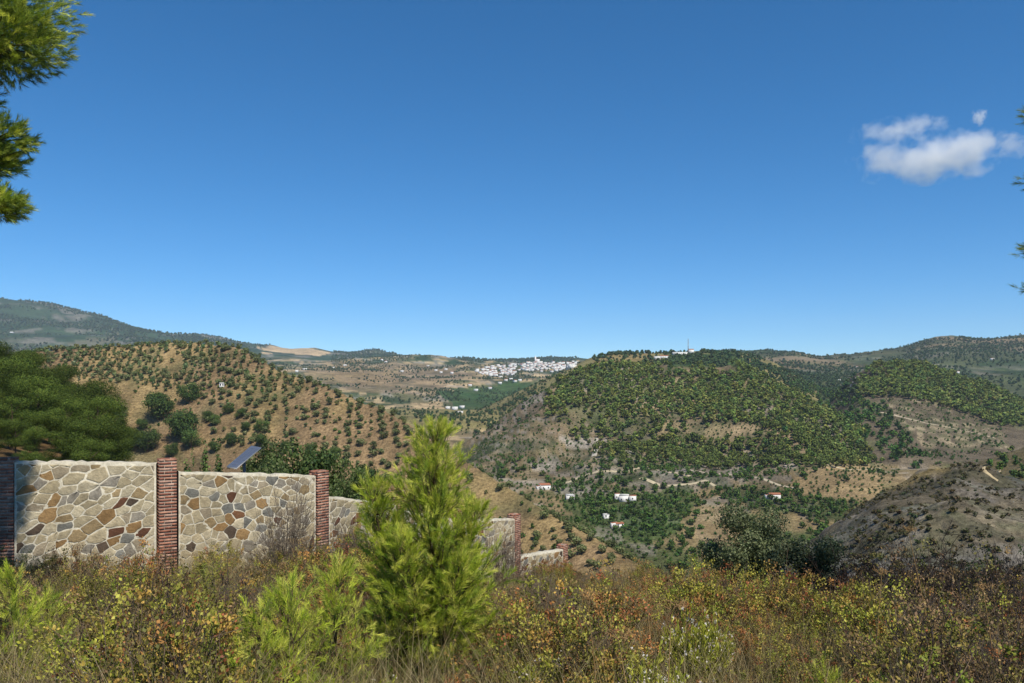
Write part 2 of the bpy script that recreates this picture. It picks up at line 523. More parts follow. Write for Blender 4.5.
blend(lid("orchard_hill") * nz(30, 313, 0.25, 0.6) * 0.5, P["town2"])
blend(lid("bare_hill") * nz(26, 314, -0.1, 0.4) * 0.9, P["bare2"])
blend(lid("bare_hill") * nz(14, 315, 0.15, 0.5) * 0.25, P["town2"])
blend(lid("bare_hill") * nz(8, 316, 0.15, 0.5) * 0.6, P["rock"])
blend(lid("bare_hill") * nz(5, 319, 0.1, 0.4) * 0.3, P["dgreen"] * 1.2)
blend(lid("central_hill") * nz(25, 330, 0.1, 0.4) * 0.5, P["tan"] * .8)
blend(lid("central_hill") * nz(18, 331, 0.15, 0.4) * 0.5, P["dgreen"] * 1.3)
blend(lid("valley_floor") * nz(20, 332, 0.1, 0.4) * 0.5, P["rock"])
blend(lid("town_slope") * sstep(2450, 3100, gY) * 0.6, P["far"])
blend(lid("town_slope") * nz(60, 333, 0.15, 0.4) * 0.6, P["rock"])
blend(lid("town_slope") * nz(75, 335, 0.05, 0.3) * 0.75, P["dgreen"] * 1.15)
blend(lid("town_slope") * nz(45, 336, 0.2, 0.45) * 0.7, P["tan"])
blend(lid("wooded_spur") * nz(60, 317, 0.1, 0.4) * 0.6, P["town2"])
blend(lid("track_slope") * nz(40, 318, 0.0, 0.4) * 0.6, P["green"])
def area(layer, poly, c, w=0.9, ns=40, seed=400, soft=True):
    k = inpoly(gPX + 6 * fbm(gX / ns, gY / ns, seed, 5), gPY + 2.5 * fbm(gX / ns, gY / ns, seed + 1, 5), poly)
    k = k & np.isin(gI, [NAMES.index(q) for q in layer]) & (gY > 1)
    blend(k * w, P[c])
area(["far_mountain", "town_slope"], [(255, 350), (272, 346.5), (300, 346.5), (330, 351.5), (318, 357), (300, 356), (280, 353.5)], "tan", 1.0, 160)
area(["far_mountain"], [(66, 345), (120, 333), (118, 341), (80, 352)], "far2", 0.9, 120)
area(["town_slope"], [(330, 372), (385, 362), (440, 366), (470, 372), (440, 392), (350, 392)], "ridge2", 0.6, 90)
area(["town_slope"], [(300, 372), (360, 360), (400, 372), (380, 384), (330, 386)], "field", 0.6, 90)
area(["town_slope"], [(440, 390), (520, 382), (530, 392), (500, 410), (460, 414)], "grove", 0.9, 90)
area(["town_slope"], [(470, 384), (600, 378), (600, 392), (480, 394)], "green", 0.7, 90)
area(["town_slope"], [(412, 405), (440, 400), (450, 414), (420, 418)], "tan", 0.8, 90)
area(["central_hill", "valley_floor"], [(505, 395), (560, 380), (560, 440), (500, 440)], "ridge2", 0.55, 40)
area(["summit"], [(590, 356), (650, 353), (650, 368), (600, 368)], "dry", 0.8, 40)
area(["summit", "central_hill"], [(668, 354), (745, 352), (745, 366), (672, 368)], "grove", 0.85, 40)
area(["valley_floor", "central_hill"], [(810, 470), (868, 466), (885, 480), (880, 498), (790, 505), (770, 496)], "field", 0.95, 30)
area(["valley_floor"], [(560, 498), (690, 486), (700, 520), (650, 545), (590, 525)], "green", 0.75, 30)
area(["valley_floor"], [(715, 486), (770, 490), (860, 505), (840, 520), (730, 506)], "dgreen", 0.7, 30)
area(["valley_floor", "central_hill"], [(690, 505), (740, 500), (745, 540), (670, 548)], "field", 0.7, 30)
area(["valley_floor", "central_hill"], [(495, 455), (570, 445), (575, 478), (510, 490)], "valley", 0.8, 30)
for pl in ([(715, 466), (750, 467), (758, 478), (728, 477)], [(684, 457), (714, 461), (700, 470)], [(766, 455), (792, 457), (802, 468), (778, 466)], [(560, 438), (604, 435), (606, 446), (570, 450)], [(500, 398), (546, 390), (548, 402), (508, 408)], [(655, 470), (690, 468), (690, 476), (660, 478)], [(530, 462), (560, 455), (562, 466), (534, 472)]):
    area(["valley_floor", "central_hill"], pl, "rock", 0.85, 22)
area(["bare_hill"], [(880, 488), (930, 466), (960, 463), (940, 472), (895, 492)], "dry", 0.8, 8)
# terraces under the wooded spur: bare banks and planted treads along the contours
tz = np.sin(gZ / 5.2 * 2 * np.pi + 1.5 * fbm(gX / 40, gY / 40, 320))
tm = inpoly(gPX, gPY, [(880, 392), (930, 398), (1000, 428), (1010, 448), (930, 452), (905, 430)]) & lid("wooded_spur")
blend(tm * sstep(0.2, 0.6, tz) * 0.75 * (0.4 + 0.6 * nz(30, 334, -.3, .3)), lin(190, 172, 138))
blend(tm * sstep(0.3, 0.9, -tz) * 0.6, P["town2"])
tm2 = inpoly(gPX, gPY, [(470, 400), (640, 430), (700, 480), (560, 500), (470, 470)]) & np.isin(gI, [NAMES.index("central_hill"), NAMES.index("valley_floor")])
tz2 = np.sin(gZ / 6.0 * 2 * np.pi + 2 * fbm(gX / 50, gY / 50, 321))
blend(tm2 * sstep(0.35, 0.8, tz2) * 0.7 * (.3 + .7 * nz(40, 350, -.3, .2)), P["rock"])
blend(tm2 * sstep(0.4, 0.9, -tz2) * 0.4, P["dgreen"])
cols *= ALB

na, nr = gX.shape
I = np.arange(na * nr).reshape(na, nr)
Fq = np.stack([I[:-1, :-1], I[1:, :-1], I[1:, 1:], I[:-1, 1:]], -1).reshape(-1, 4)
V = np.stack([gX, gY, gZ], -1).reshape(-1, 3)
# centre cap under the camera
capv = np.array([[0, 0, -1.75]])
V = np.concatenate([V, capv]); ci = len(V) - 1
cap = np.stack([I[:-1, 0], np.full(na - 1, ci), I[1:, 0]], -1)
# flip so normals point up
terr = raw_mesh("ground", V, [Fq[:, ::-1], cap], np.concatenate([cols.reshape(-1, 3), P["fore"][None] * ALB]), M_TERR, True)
g = obj("ground", terr, kind="structure")

# ------------------------------------------------------------------ dirt tracks (strips laid on the land)
def track(pts, w, name="path", col=(196, 182, 150), shift=0.25):
    W = np.array([hit(*p, rmin=60) for p in pts])
    t = np.arange(len(W)); tt = np.linspace(0, len(W) - 1, len(W) * 8)
    X = np.interp(tt, t, W[:, 0]); Y = np.interp(tt, t, W[:, 1])
    for _ in range(2):
        X[1:-1] = (X[:-2] + X[1:-1] * 2 + X[2:]) / 4; Y[1:-1] = (Y[:-2] + Y[1:-1] * 2 + Y[2:]) / 4
    dx = np.gradient(X); dy = np.gradient(Y); L = np.hypot(dx, dy) + 1e-9
    nx, ny = -dy / L, dx / L
    ws = w * (0.55 + 0.9 * vnoise(tt * 0.9, tt * 0, 7))
    cross = np.linspace(-0.5, 0.5, 5)
    VV = []
    for c in cross:
        x = X + nx * ws * c; y = Y + ny * ws * c
        VV.append(np.stack([x, y, zat(x, y) + shift - abs(c) * 2 * shift * 0.9], 1))
    VV = np.stack(VV, 1)
    n = len(tt)
    J = np.arange(n * 5).reshape(n, 5)
    F = np.stack([J[:-1, :-1], J[:-1, 1:], J[1:, 1:], J[1:, :-1]], -1).reshape(-1, 4)
    obj(name, raw_mesh(name, VV.reshape(-1, 3), [F], np.tile(lin(*col) * ALB * .8, (n * 5, 1)), M_PATH, True), kind="structure")
track([(558, 484), (580, 477), (600, 471), (625, 472), (645, 466), (670, 472), (690, 476)], 4.2)
track([(594, 456), (597, 448), (599, 443), (596, 438)], 4, col=(190, 182, 166))
track([(640, 478), (665, 486), (690, 484), (705, 480), (715, 486)], 3.2)
track([(690, 470), (730, 474), (770, 482), (795, 488)], 3.6, col=(190, 176, 150))
track([(1000, 466), (985, 467), (984, 471), (992, 477), (998, 481)], 1.3, col=(196, 176, 136))
track([(820, 462), (850, 470), (880, 468)], 3.4)
track([(880, 412), (905, 418), (930, 424), (960, 430), (995, 438)], 3.4, col=(200, 184, 156))
track([(838, 405), (846, 396), (850, 386), (858, 376)], 4, col=(190, 180, 160))

# ------------------------------------------------------------------ tree builders
def crown_quads(rng, lobes, n, size, cols_, flat=0.0, shell=0.55):
    """leaf clumps spread through ellipsoid lobes; lobes: (cx,cy,cz,rx,ry,rz)"""
    lobes = np.asarray(lobes, float)
    vol = lobes[:, 3] * lobes[:, 4] * lobes[:, 5]
    k = rng.choice(len(lobes), n, p=vol ** 0.7 / np.sum(vol ** 0.7))
    d = rng.normal(size=(n, 3)); d /= np.linalg.norm(d, axis=1)[:, None]
    rad = shell + (1 - shell) * rng.random(n) ** 0.7
    rad *= 1 + 0.12 * rng.normal(size=n)
    Pp = lobes[k, :3] + d * rad[:, None] * lobes[k, 3:]
    nrm = d + 0.42 * rng.normal(size=(n, 3)); nrm /= np.linalg.norm(nrm, axis=1)[:, None]
    a = np.cross(nrm, rng.normal(size=(n, 3))); a /= np.linalg.norm(a, axis=1)[:, None] + 1e-9
    b = np.cross(nrm, a)
    s = size * (0.6 + 0.8 * rng.random(n))
    cc = cols_[rng.integers(0, len(cols_), n)] * (0.8 + 0.4 * rng.random(n))[:, None]
    # clump-to-clump variation
    cc = cc * (0.82 + 0.36 * _hash(k.astype(float), k * 0.0 + 3, 9))[:, None]
    return Pp, a * s[:, None], b * (s * (0.55 + 0.4 * rng.random(n)))[:, None], cc

PINE = np.stack([lin(112, 132, 54), lin(96, 118, 50), lin(122, 138, 56), lin(72, 96, 44)]) * 0.46
PINE_FAR = np.stack([lin(118, 130, 62), lin(100, 116, 56), lin(116, 124, 62), lin(90, 108, 54)]) * 0.66
OLIVE = np.stack([lin(112, 120, 74), lin(96, 106, 62), lin(126, 128, 88), lin(82, 96, 56)]) * 0.85
DARK = np.stack([lin(72, 96, 48), lin(84, 106, 50), lin(60, 84, 44), lin(100, 116, 58)]) * 0.8
BARK = lin(110, 92, 74) * 0.6

def small_tree(seed, colset, h=1.0, w=0.5, n=160, q=0.13, trunk=0.15, lob=5, low=0.12):
    """tree of unit size for distances where it is a few pixels"""
    rng = np.random.default_rng(seed)
    g = Geo()
    lobes = [(0, 0, h * (0.5 + low / 2), w * 0.75, w * 0.75, h * (0.5 - low / 2) * 0.9)]
    for i in range(lob):
        a = rng.random() * 6.28; r = w * (0.3 + 0.35 * rng.random())
        z = h * (low + 0.2 + (0.62 - low) * rng.random())
        lobes.append((r * math.cos(a), r * math.sin(a), z, w * (0.3 + 0.25 * rng.random()), w * (0.3 + 0.25 * rng.random()), h * (0.14 + 0.1 * rng.random())))
    g.quads(*crown_quads(rng, lobes, n, q, colset))
    g.tube([(0, 0, -0.25), (0.01, 0.01, h * 0.3), (0, 0, h * 0.7)], [0.045, 0.035, 0.015], 5, BARK)
    return g

def scatter(poly, spacing, y0, y1, rng, h=4.0, layers=None, jit=0.42, rot=0.0, keep=None, anis=1.0):
    pxs = [p[0] for p in poly]
    umin, umax = (min(pxs) - 512) / F_PX, (max(pxs) - 512) / F_PX
    xs = [umin * y0, umin * y1, umax * y0, umax * y1]
    ext = max(max(xs) - min(xs), y1 - y0) * 0.75 + spacing
    cx, cy = (max(xs) + min(xs)) / 2, (y0 + y1) / 2
    m = int(ext / spacing) + 1
    a, b = np.meshgrid(np.arange(-m, m + 1), np.arange(-int(m / anis) - 1, int(m / anis) + 2))
    a = a.ravel() * spacing; b = b.ravel() * spacing * anis
    a = a + (rng.random(a.shape) - 0.5) * 2 * jit * spacing
    b = b + (rng.random(b.shape) - 0.5) * 2 * jit * spacing
    X = cx + a * math.cos(rot) - b * math.sin(rot); Y = cy + a * math.sin(rot) + b * math.cos(rot)
    k = (Y > y0) & (Y < y1)
    X, Y = X[k], Y[k]
    u = X / Y
    k = (u > umin) & (u < umax)
    X, Y = X[k], Y[k]
    ia, ir = _idx(X, Y)
    z = bil(gZ, ia, ir)
    px = 512 + F_PX * X / Y; py = HZ - F_PX * z / Y
    k = inpoly(px, py, poly) & visible(X, Y, h)
    if layers:
        li = gI[np.clip(np.round(ia).astype(int), 0, na - 1), np.clip(np.round(ir).astype(int), 0, nr - 1)]
        k &= np.isin(li, [NAMES.index(q) for q in layers])
    if keep is not None:
        k &= keep(px, py, X, Y)
    return np.stack([X, Y, z], 1)[k]

def pxy(p):
    return 512 + F_PX * p[:, 0] / p[:, 1], HZ - F_PX * p[:, 2] / p[:, 1]

def rand_tint(rng, n, amt=0.2):
    t = 1 + amt * (rng.random(n) - 0.5) * 2
    return np.stack([t * (1 + 0.12 * rng.normal(size=n)), t, t * (1 + 0.1 * rng.normal(size=n))], 1)

def stuff(name, bases, pts, sizes, rng, mat, label=None, wide=1.0):
    parts = []
    which = rng.integers(0, len(bases), len(pts))
    for b, g in enumerate(bases):
        k = which == b
        if not k.any(): continue
        s = sizes[k]
        sc = np.stack([s * wide * (0.85 + 0.3 * rng.random(k.sum())), s * wide * (0.85 + 0.3 * rng.random(k.sum())), s], 1)
        parts.append(instance(g.arrays(), pts[k], sc, rng.random(k.sum()) * 6.28, rand_tint(rng, k.sum())))
    Vv, Ff, Cc = join(parts)
    o = obj(name, raw_mesh(name, Vv, Ff, Cc, mat), kind="stuff", label=label)
    return o

def individuals(name, bases, pts, sizes, rng, label, cat, group, wide=1.0):
    """label may be a function of (px, py)"""
    px, py = pxy(pts)
    for i, p in enumerate(pts):
        s = sizes[i]
        l = label(px[i], py[i]) if callable(label) else label
        obj(name, bases[rng.integers(0, len(bases))], loc=p, rz=rng.random() * 6.28,
            sc=(s * wide * (0.85 + 0.3 * rng.random()), s * wide * (0.85 + 0.3 * rng.random()), s), label=l, cat=cat, group=group)

def meshes(geos, name, mat):
    return [g.mesh(name, mat) for g in geos]

# ================================================================== planting of the hills
# ---- orchard on the left hill
rng = np.random.default_rng(11)
G_OL = [small_tree(s, OLIVE, 1.0, 0.58, 320, 0.075, lob=5, low=0.04) for s in (1, 2, 3, 4)]
G_OLF = [small_tree(s, OLIVE, 1.0, 0.56, 60, 0.17, lob=4, low=0.04) for s in (5, 6, 7)]
POLY_ORCH = [(-30, 362), (30, 352), (100, 343), (150, 336), (200, 336), (245, 344), (285, 368), (330, 382), (380, 402), (430, 432), (480, 466), (540, 504), (600, 540), (640, 562), (600, 575), (520, 560),
             (480, 520), (440, 505), (400, 490), (330, 462), (250, 455), (220, 445), (205, 424), (212, 402), (180, 396), (140, 385), (110, 382), (60, 380), (20, 385), (-30, 385)]
def orch_keep(px, py, X, Y):
    bare = inpoly(px, py, [(150, 356), (180, 350), (186, 378), (160, 372)]) & (rng.random(px.shape) < 0.7)
    thin = rng.random(px.shape) < np.where(px > 430, 0.8, 0.93)
    return ~bare & thin & (fbm(X / 26, Y / 26, 77) > -0.75)
orch = scatter(POLY_ORCH, 6.4, 215, 640, rng, 2.5, ["orchard_hill"], jit=0.20, rot=R(11), keep=lambda px, py, X, Y: (px > 318) & orch_keep(px, py, X, Y), anis=0.98)
orch = np.concatenate([orch, scatter(POLY_ORCH, 5.9, 215, 640, rng, 2.5, ["orchard_hill"], jit=0.30, rot=R(14), keep=lambda px, py, X, Y: (px <= 318) & (py >= 392) & orch_keep(px, py, X, Y) & (rng.random(px.shape) < .72), anis=1.0),
    scatter(POLY_ORCH, 5.0, 215, 640, rng, 2.5, ["orchard_hill"], jit=0.27, rot=R(14), keep=lambda px, py, X, Y: (px <= 318) & (py < 392) & orch_keep(px, py, X, Y), anis=1.0)])
dist = np.hypot(orch[:, 0], orch[:, 1])
osz = 3.5 * (0.6 + 0.7 * rng.random(len(orch)))
px_, py_ = pxy(orch)
osz *= np.where(px_ > 440, 0.95, 1.05)
order = np.argsort(-(osz / dist))
near, farr = order[:290], order[290:]
print("orchard", len(orch))
def orch_label(px, py):
    if px > 470: return "small round olive tree on the bare brown slope behind the low wall end"
    if px > 300: return "small grey-green olive tree in the ochre rows above the young pine"
    return "small grey-green olive tree on the ochre hillside above the long stone wall"
individuals("olive_tree", meshes(G_OL, "olive_tree", M_FAR), orch[near], osz[near], rng, orch_label, "tree", "olive trees planted over the ochre hillside", wide=1.12)
if len(farr): stuff("olive_grove", G_OLF, orch[farr], osz[farr], rng, M_FAR)

# darker bushes and broad trees in the hollow of the orchard hill
G_DK = [small_tree(s, DARK * .9, 1.0, 0.62, 4200, 0.026, lob=16, low=0.0) for s in (21, 22, 23)]
M_DK = meshes(G_DK, "broadleaf_tree", M_FAR)
hollow = [(158, 420, 8.5), (190, 402, 6), (192, 448, 6), (183, 440, 9.5), (182, 432, 5), (215, 425, 3.5), (148, 452, 7), (139, 446, 5), (207, 420, 3), (170, 410, 3),
          (228, 414, 3), (240, 418, 3), (160, 402, 3), (118, 436, 5.5), (128, 452, 6), (142, 430, 3.5), (172, 456, 4), (215, 452, 3.5), (232, 446, 4), (120, 418, 4), (262, 446, 4), (286, 452, 3.5), (310, 456, 4), (336, 458, 3.5), (246, 432, 3), (262, 432, 4)]
for i, (x, y, s) in enumerate(hollow):
    p = hit(x, y)
    s *= p[1] / 230
    obj("broadleaf_tree", M_DK[i % 3], loc=p, rz=i * 1.7, sc=(s * 0.95, s * 0.95, s), cat="tree", group="dark trees in the orchard hollow",
        label="dark green rounded tree in the dry hollow between pine wood and olive rows")

# ---- pine wood at the left: trunk and crown each
def big_pine(seed, h=9.0):
    rg = np.random.default_rng(seed)
    lobes = []
    for i in range(13):
        t = rg.random()
        z = h * (0.22 + 0.70 * t)
        rr = h * 0.30 * math.sin(math.pi * min(1, 0.25 + 0.75 * (1 - t) + 0.12)) + 0.2
        a = rg.random() * 6.28; r = rr * (0.35 + 0.65 * rg.random())
        s = h * (0.10 + 0.09 * rg.random())
        lobes.append((r * math.cos(a), r * math.sin(a), z, s * 1.25, s * 1.25, s * 0.8))
    lobes.append((0, 0, h * 0.93, h * .1, h * .1, h * .09))
    g = Geo()
    g.quads(*crown_quads(rg, lobes, 17000, 0.07, PINE, shell=0.6))
    t = Geo()
    t.tube([(0, 0, -0.6), (0.1, 0.05, h * 0.25), (0.0, 0.15, h * 0.55), (0.1, 0, h * 0.9)], [0.2, 0.16, 0.1, 0.03], 7, BARK)
    for l in lobes[:12]:
        t.tube([(0.05, 0.08, l[2] * 0.75), (l[0] * 0.5, l[1] * 0.5, l[2] * 0.9), (l[0], l[1], l[2])], [0.06, 0.045, 0.02], 4, BARK)
    return t, g
PN = []
for s in (31, 32, 33, 34):
    t, g = big_pine(s)
    PN.append((t.mesh("trunk", M_BARK), g.mesh("crown", M_PINEW)))
rng = np.random.default_rng(12)
POLY_PW = [(-60, 345), (5, 350), (30, 388), (72, 408), (106, 424), (124, 450), (112, 520), (110, 640), (-80, 640), (-80, 340)]
pw = scatter(POLY_PW, 6.4, 50, 215, rng, 8.0, ["pine_spur"], jit=0.47)
pd = np.hypot(pw[:, 0], pw[:, 1])
psz = 1.0 * (0.62 + 0.72 * rng.random(len(pw)))
print("pine wood", len(pw))
qx, qy = pxy(pw)
for i, p in enumerate(pw):
    t, c = PN[rng.integers(0, 4)]
    s = psz[i] * min(1.0, max(0.5, pd[i] / 165))
    lab = ("yellow-green pine crown rising just over the top of the stone wall" if pd[i] < 85 else
           "green pine at the outer edge of the wood beside the dry orchard slope" if qx[i] > 95 else
           "dark green pine deep in the wood behind the left end of the stone wall" if pd[i] < 140 else
           "green pine high on the wooded spur at the left, below the mountains")
    o = obj("pine_tree", None, loc=p, rz=rng.random() * 6.28, sc=(s, s, s * (.8 + .3 * rng.random())), label=lab, cat="tree", group="pines of the wood behind the wall")
    o.empty_display_size = 0.2
    obj("trunk", t, parent=o); obj("crown", c, parent=o)

# ---- pines on the central hill
rng = np.random.default_rng(13)
G_PN = [small_tree(s, PINE_FAR, 1.0, 0.46, 300, 0.07, lob=7, low=0.12) for s in (41, 42, 43, 44)]
G_PNF = [small_tree(s, PINE_FAR, 1.0, 0.46, 90, 0.13, lob=5, low=0.12) for s in (45, 46, 47)]
POLY_CH = [(545, 395), (570, 372), (600, 356), (680, 356), (735, 364), (790, 384), (850, 418), (905, 452), (900, 470), (840, 470), (780, 468), (720, 470), (690, 468), (620, 466), (560, 440), (545, 420)]
def ch_keep(px, py, X, Y):
    dens = 0.62 + 0.7 * fbm(X / 55, Y / 55, 55)
    dens = np.where(px > 690, dens + 0.45, dens + 0.08)
    dens = np.where((py > 420) & (px < 700), dens * 0.55, dens)
    dens = np.where(inpoly(px, py, [(690, 425), (760, 425), (770, 440), (680, 440)]), 0.1, dens)
    dens = np.where(inpoly(px, py, [(655, 362), (735, 366), (735, 374), (650, 372)]), 0.15, dens)
    dens = np.where(py > 445, dens + 0.2, dens)
    return rng.random(px.shape) < dens
ch = scatter(POLY_CH, 7.0, 640, 1120, rng, 6, ["central_hill"], keep=ch_keep)
csz = 7.9 * (0.6 + 0.65 * rng.random(len(ch)))
order = np.argsort(-(csz / ch[:, 1]))
nI = max(0, 285 - len(pw))
print("central pines", len(ch))
def ch_label(px, py):
    if py > 440: return "small pine near the foot of the central hill above the pale dirt track"
    if px > 690: return "small pine on the right flank of the broad central hill"
    return "small pine on the stony left face of the broad central hill"
individuals("pine_tree", meshes(G_PN, "pine_tree", M_FAR), ch[order[:nI]], csz[order[:nI]], rng, ch_label, "tree", "scattered pines of the central hill")
spur = scatter([(858, 380), (880, 360), (920, 360), (960, 374), (1000, 388), (1060, 405), (1060, 425), (1000, 428), (940, 406), (900, 398), (855, 398)], 7.0, 760, 1260, rng, 6, ["wooded_spur"])
ssz = 8.5 * (0.6 + 0.65 * rng.random(len(spur)))
allp = np.concatenate([ch[order[nI:]], spur]); alls = np.concatenate([csz[order[nI:]], ssz])
stuff("woodland", G_PNF, allp, alls, rng, M_FAR)

# ---- broad trees of the valley
rng = np.random.default_rng(14)
POLY_V = [(470, 436), (520, 430), (560, 452), (620, 462), (700, 470), (800, 470), (880, 470), (900, 480), (860, 530), (800, 560), (760, 590), (720, 600), (650, 600), (600, 560), (540, 515), (480, 476)]
def v_keep(px, py, X, Y):
    d = 0.34 + 0.55 * fbm(X / 40, Y / 40, 66)
    d = np.where(inpoly(px, py, [(560, 498), (680, 486), (695, 515), (650, 545), (590, 525)]), 0.75, d)
    d = np.where(inpoly(px, py, [(700, 486), (790, 492), (860, 504), (840, 518), (730, 506)]), 0.85, d)
    d = np.where(inpoly(px, py, [(470, 440), (500, 440), (520, 470), (500, 480), (475, 460)]), 0.8, d)
    d = np.where(inpoly(px, py, [(590, 455), (720, 456), (880, 458), (880, 472), (690, 478), (600, 470)]), d + 0.25, d)
    d = np.where(inpoly(px, py, [(800, 472), (868, 467), (885, 482), (880, 496), (800, 496)]), 0.04, d)
    d = np.where(inpoly(px, py, [(520, 450), (560, 450), (570, 475), (520, 478)]), 0.12, d)
    d = np.where(inpoly(px, py, [(690, 508), (740, 508), (730, 540), (670, 545)]), 0.15, d)
    return rng.random(px.shape) < d
vt = scatter(POLY_V, 5.6, 280, 720, rng, 4, ["valley_floor", "central_hill"], keep=v_keep)
vsz = 4.6 * (0.5 + 0.75 * rng.random(len(vt)) ** 1.5)
GREEN = np.stack([lin(72, 102, 46), lin(88, 116, 50), lin(60, 88, 44), lin(98, 122, 58)]) * 0.72
G_VT = [small_tree(s, c, 1.0, 0.6, 170, 0.11, lob=6, low=0.05) for s, c in ((51, DARK), (52, GREEN), (53, DARK), (54, GREEN))]
G_VTF = [small_tree(s, c, 1.0, 0.6, 60, 0.18, lob=4, low=0.05) for s, c in ((55, DARK), (56, GREEN), (57, GREEN))]
order = np.argsort(-(vsz / vt[:, 1]))
print("valley", len(vt))
def v_label(px, py):
    if py > 500: return "rounded green orchard tree on the valley floor around the white farmhouses"
    if px < 560: return "dark green tree on the terraces left of the pale track below the town"
    return "dark green tree on the terraces where the central hill meets the valley"
individuals("broadleaf_tree", meshes(G_VT, "broadleaf_tree", M_FAR), vt[order[:270]], vsz[order[:270]], rng, v_label, "tree", "broad trees of the valley")
# right-hand slopes: trees around the dirt track and on the terraces, hill scrub: one mass
POLY_R = [(930, 440), (1060, 430), (1060, 490), (1010, 480), (960, 460), (930, 470)]
rt = scatter(POLY_R, 6.5, 280, 600, rng, 4, ["track_slope", "wooded_spur", "bare_hill"], keep=lambda px, py, X, Y: rng.random(px.shape) < 0.55 + 0.5 * fbm(X / 30, Y / 30, 8))
rt2 = scatter([(880, 395), (940, 400), (1010, 430), (1000, 456), (930, 470), (885, 450)], 4.6, 700, 1200, rng, 3, ["wooded_spur", "right_ridge"], keep=lambda px, py, X, Y: rng.random(px.shape) < 0.42 + 0.4 * np.sin(zat(X, Y) / 5.2 * 6.283))
rt3 = scatter([(780, 384), (855, 376), (900, 420), (930, 468), (900, 470), (850, 430)], 9, 700, 1500, rng, 5, None, keep=lambda px, py, X, Y: rng.random(px.shape) < 0.55)
scr = scatter([(500, 410), (560, 380), (690, 365), (850, 420), (900, 470), (860, 530), (760, 590), (600, 560), (460, 470)], 4.6, 280, 1060, rng, 1.5, ["central_hill", "valley_floor"], keep=lambda px, py, X, Y: rng.random(px.shape) < 0.5 + 0.5 * fbm(X / 30, Y / 30, 9))
scr2 = scatter([(780, 560), (850, 505), (960, 460), (1060, 490), (1060, 640), (700, 640)], 1.25, 60, 255, rng, 0.6, ["bare_hill"], keep=lambda px, py, X, Y: rng.random(px.shape) < 0.25 + 0.5 * fbm(X / 15, Y / 15, 10))
scr3 = scatter([(40, 350), (200, 336), (330, 384), (480, 466), (640, 562), (640, 590), (480, 560), (300, 480), (130, 480), (100, 400)], 5, 110, 630, rng, 0.8, ["orchard_hill", "pine_spur"], keep=lambda px, py, X, Y: rng.random(px.shape) < 0.10 + 0.5 * fbm(X / 25, Y / 25, 12))
rest = np.concatenate([vt[order[270:]], rt, rt2, rt3, scr, scr3])
rsz = np.concatenate([vsz[order[270:]], 3.2 * (0.5 + 0.8 * rng.random(len(rt))), 2.4 * (0.4 + 1.0 * rng.random(len(rt2)) ** 2), 7 * (0.5 + 0.7 * rng.random(len(rt3))),
                      1.7 * (0.5 + 1.0 * rng.random(len(scr))), 1.5 * (0.5 + 1.2 * rng.random(len(scr3)))])
stuff("hill_scrub", G_VTF, rest, rsz, rng, M_FAR)
DRYB = np.stack([lin(96, 92, 58), lin(110, 100, 72), lin(84, 90, 50), lin(120, 112, 88)]) * 0.72
G_DB = [small_tree(s, DRYB, 1.0, 0.75, 60, 0.2, lob=4, low=0.02) for s in (61, 62, 63)]
stuff("dry_scrub", G_DB, scr2, 0.6 * (0.35 + 1.7 * rng.random(len(scr2)) ** 3), rng, M_FAR)
# green trees tucked in the fold behind the wall
rng = np.random.default_rng(15)
# far woods on the slopes of the town, the ridges and the mountains
FARC = np.stack([lin(76, 98, 60), lin(66, 86, 56), lin(90, 108, 66)]) * 0.75
G_FF = [small_tree(s, FARC, 1.0, 0.65, 22, 0.34, lob=3, low=0.02) for s in (71, 72)]
f1 = scatter([(300, 352), (460, 352), (600, 362), (600, 380), (540, 430), (440, 440), (380, 404), (230, 380)], 11, 820, 3350, rng, 6, ["town_slope", "summit"], keep=lambda px, py, X, Y: rng.random(px.shape) < 0.16 + 1.1 * fbm(X / 85, Y / 85, 201))
f2 = scatter([(690, 345), (800, 345), (920, 340), (1060, 330), (1060, 420), (900, 400), (760, 400)], 13, 950, 3300, rng, 7, ["right_ridge"], keep=lambda px, py, X, Y: rng.random(px.shape) < 0.30 + 0.8 * fbm(X / 180, Y / 180, 202))
f3 = scatter([(-40, 290), (60, 300), (160, 326), (330, 340), (420, 350), (580, 354), (580, 364), (300, 372), (-40, 350)], 23, 3000, 5800, rng, 8, ["far_mountain"], keep=lambda px, py, X, Y: rng.random(px.shape) < 0.55 + 0.9 * fbm(X / 260, Y / 260, 203))
f5 = scatter([(480, 382), (570, 366), (575, 385), (540, 410), (490, 440), (470, 440)], 7.5, 700, 2200, rng, 4, None, keep=lambda px, py, X, Y: rng.random(px.shape) < 0.33)
f6 = scatter([(745, 362), (800, 372), (850, 380), (860, 400), (800, 392), (750, 372)], 7.5, 900, 2200, rng, 5, None, keep=lambda px, py, X, Y: rng.random(px.shape) < 0.7)
f4 = scatter([(590, 346), (770, 346), (770, 372), (590, 372)], 9, 1150, 1540, rng, 4, ["summit"], keep=lambda px, py, X, Y: rng.random(px.shape) < np.where(((px > 665) & (px < 760)), np.where((px > 674) & (px < 700) & (py < 354), 0.08, 0.7), np.where((px > 600) & (px < 650) & (Y > 1450), 0.9, 0.25)))
qx_, qy_ = pxy(f3)
f3 = f3[~inpoly(qx_, qy_, [(250, 350), (290, 340), (335, 349), (330, 366), (290, 364), (256, 358)])]
qx_, qy_ = pxy(f1)
f1 = f1[~inpoly(qx_, qy_, [(250, 350), (290, 340), (335, 349), (330, 366), (290, 364), (256, 358)])]
fp = np.concatenate([f1, f2, f3, f4, f5, f6])
print("far", len(f1), len(f2), len(f3), len(f4))
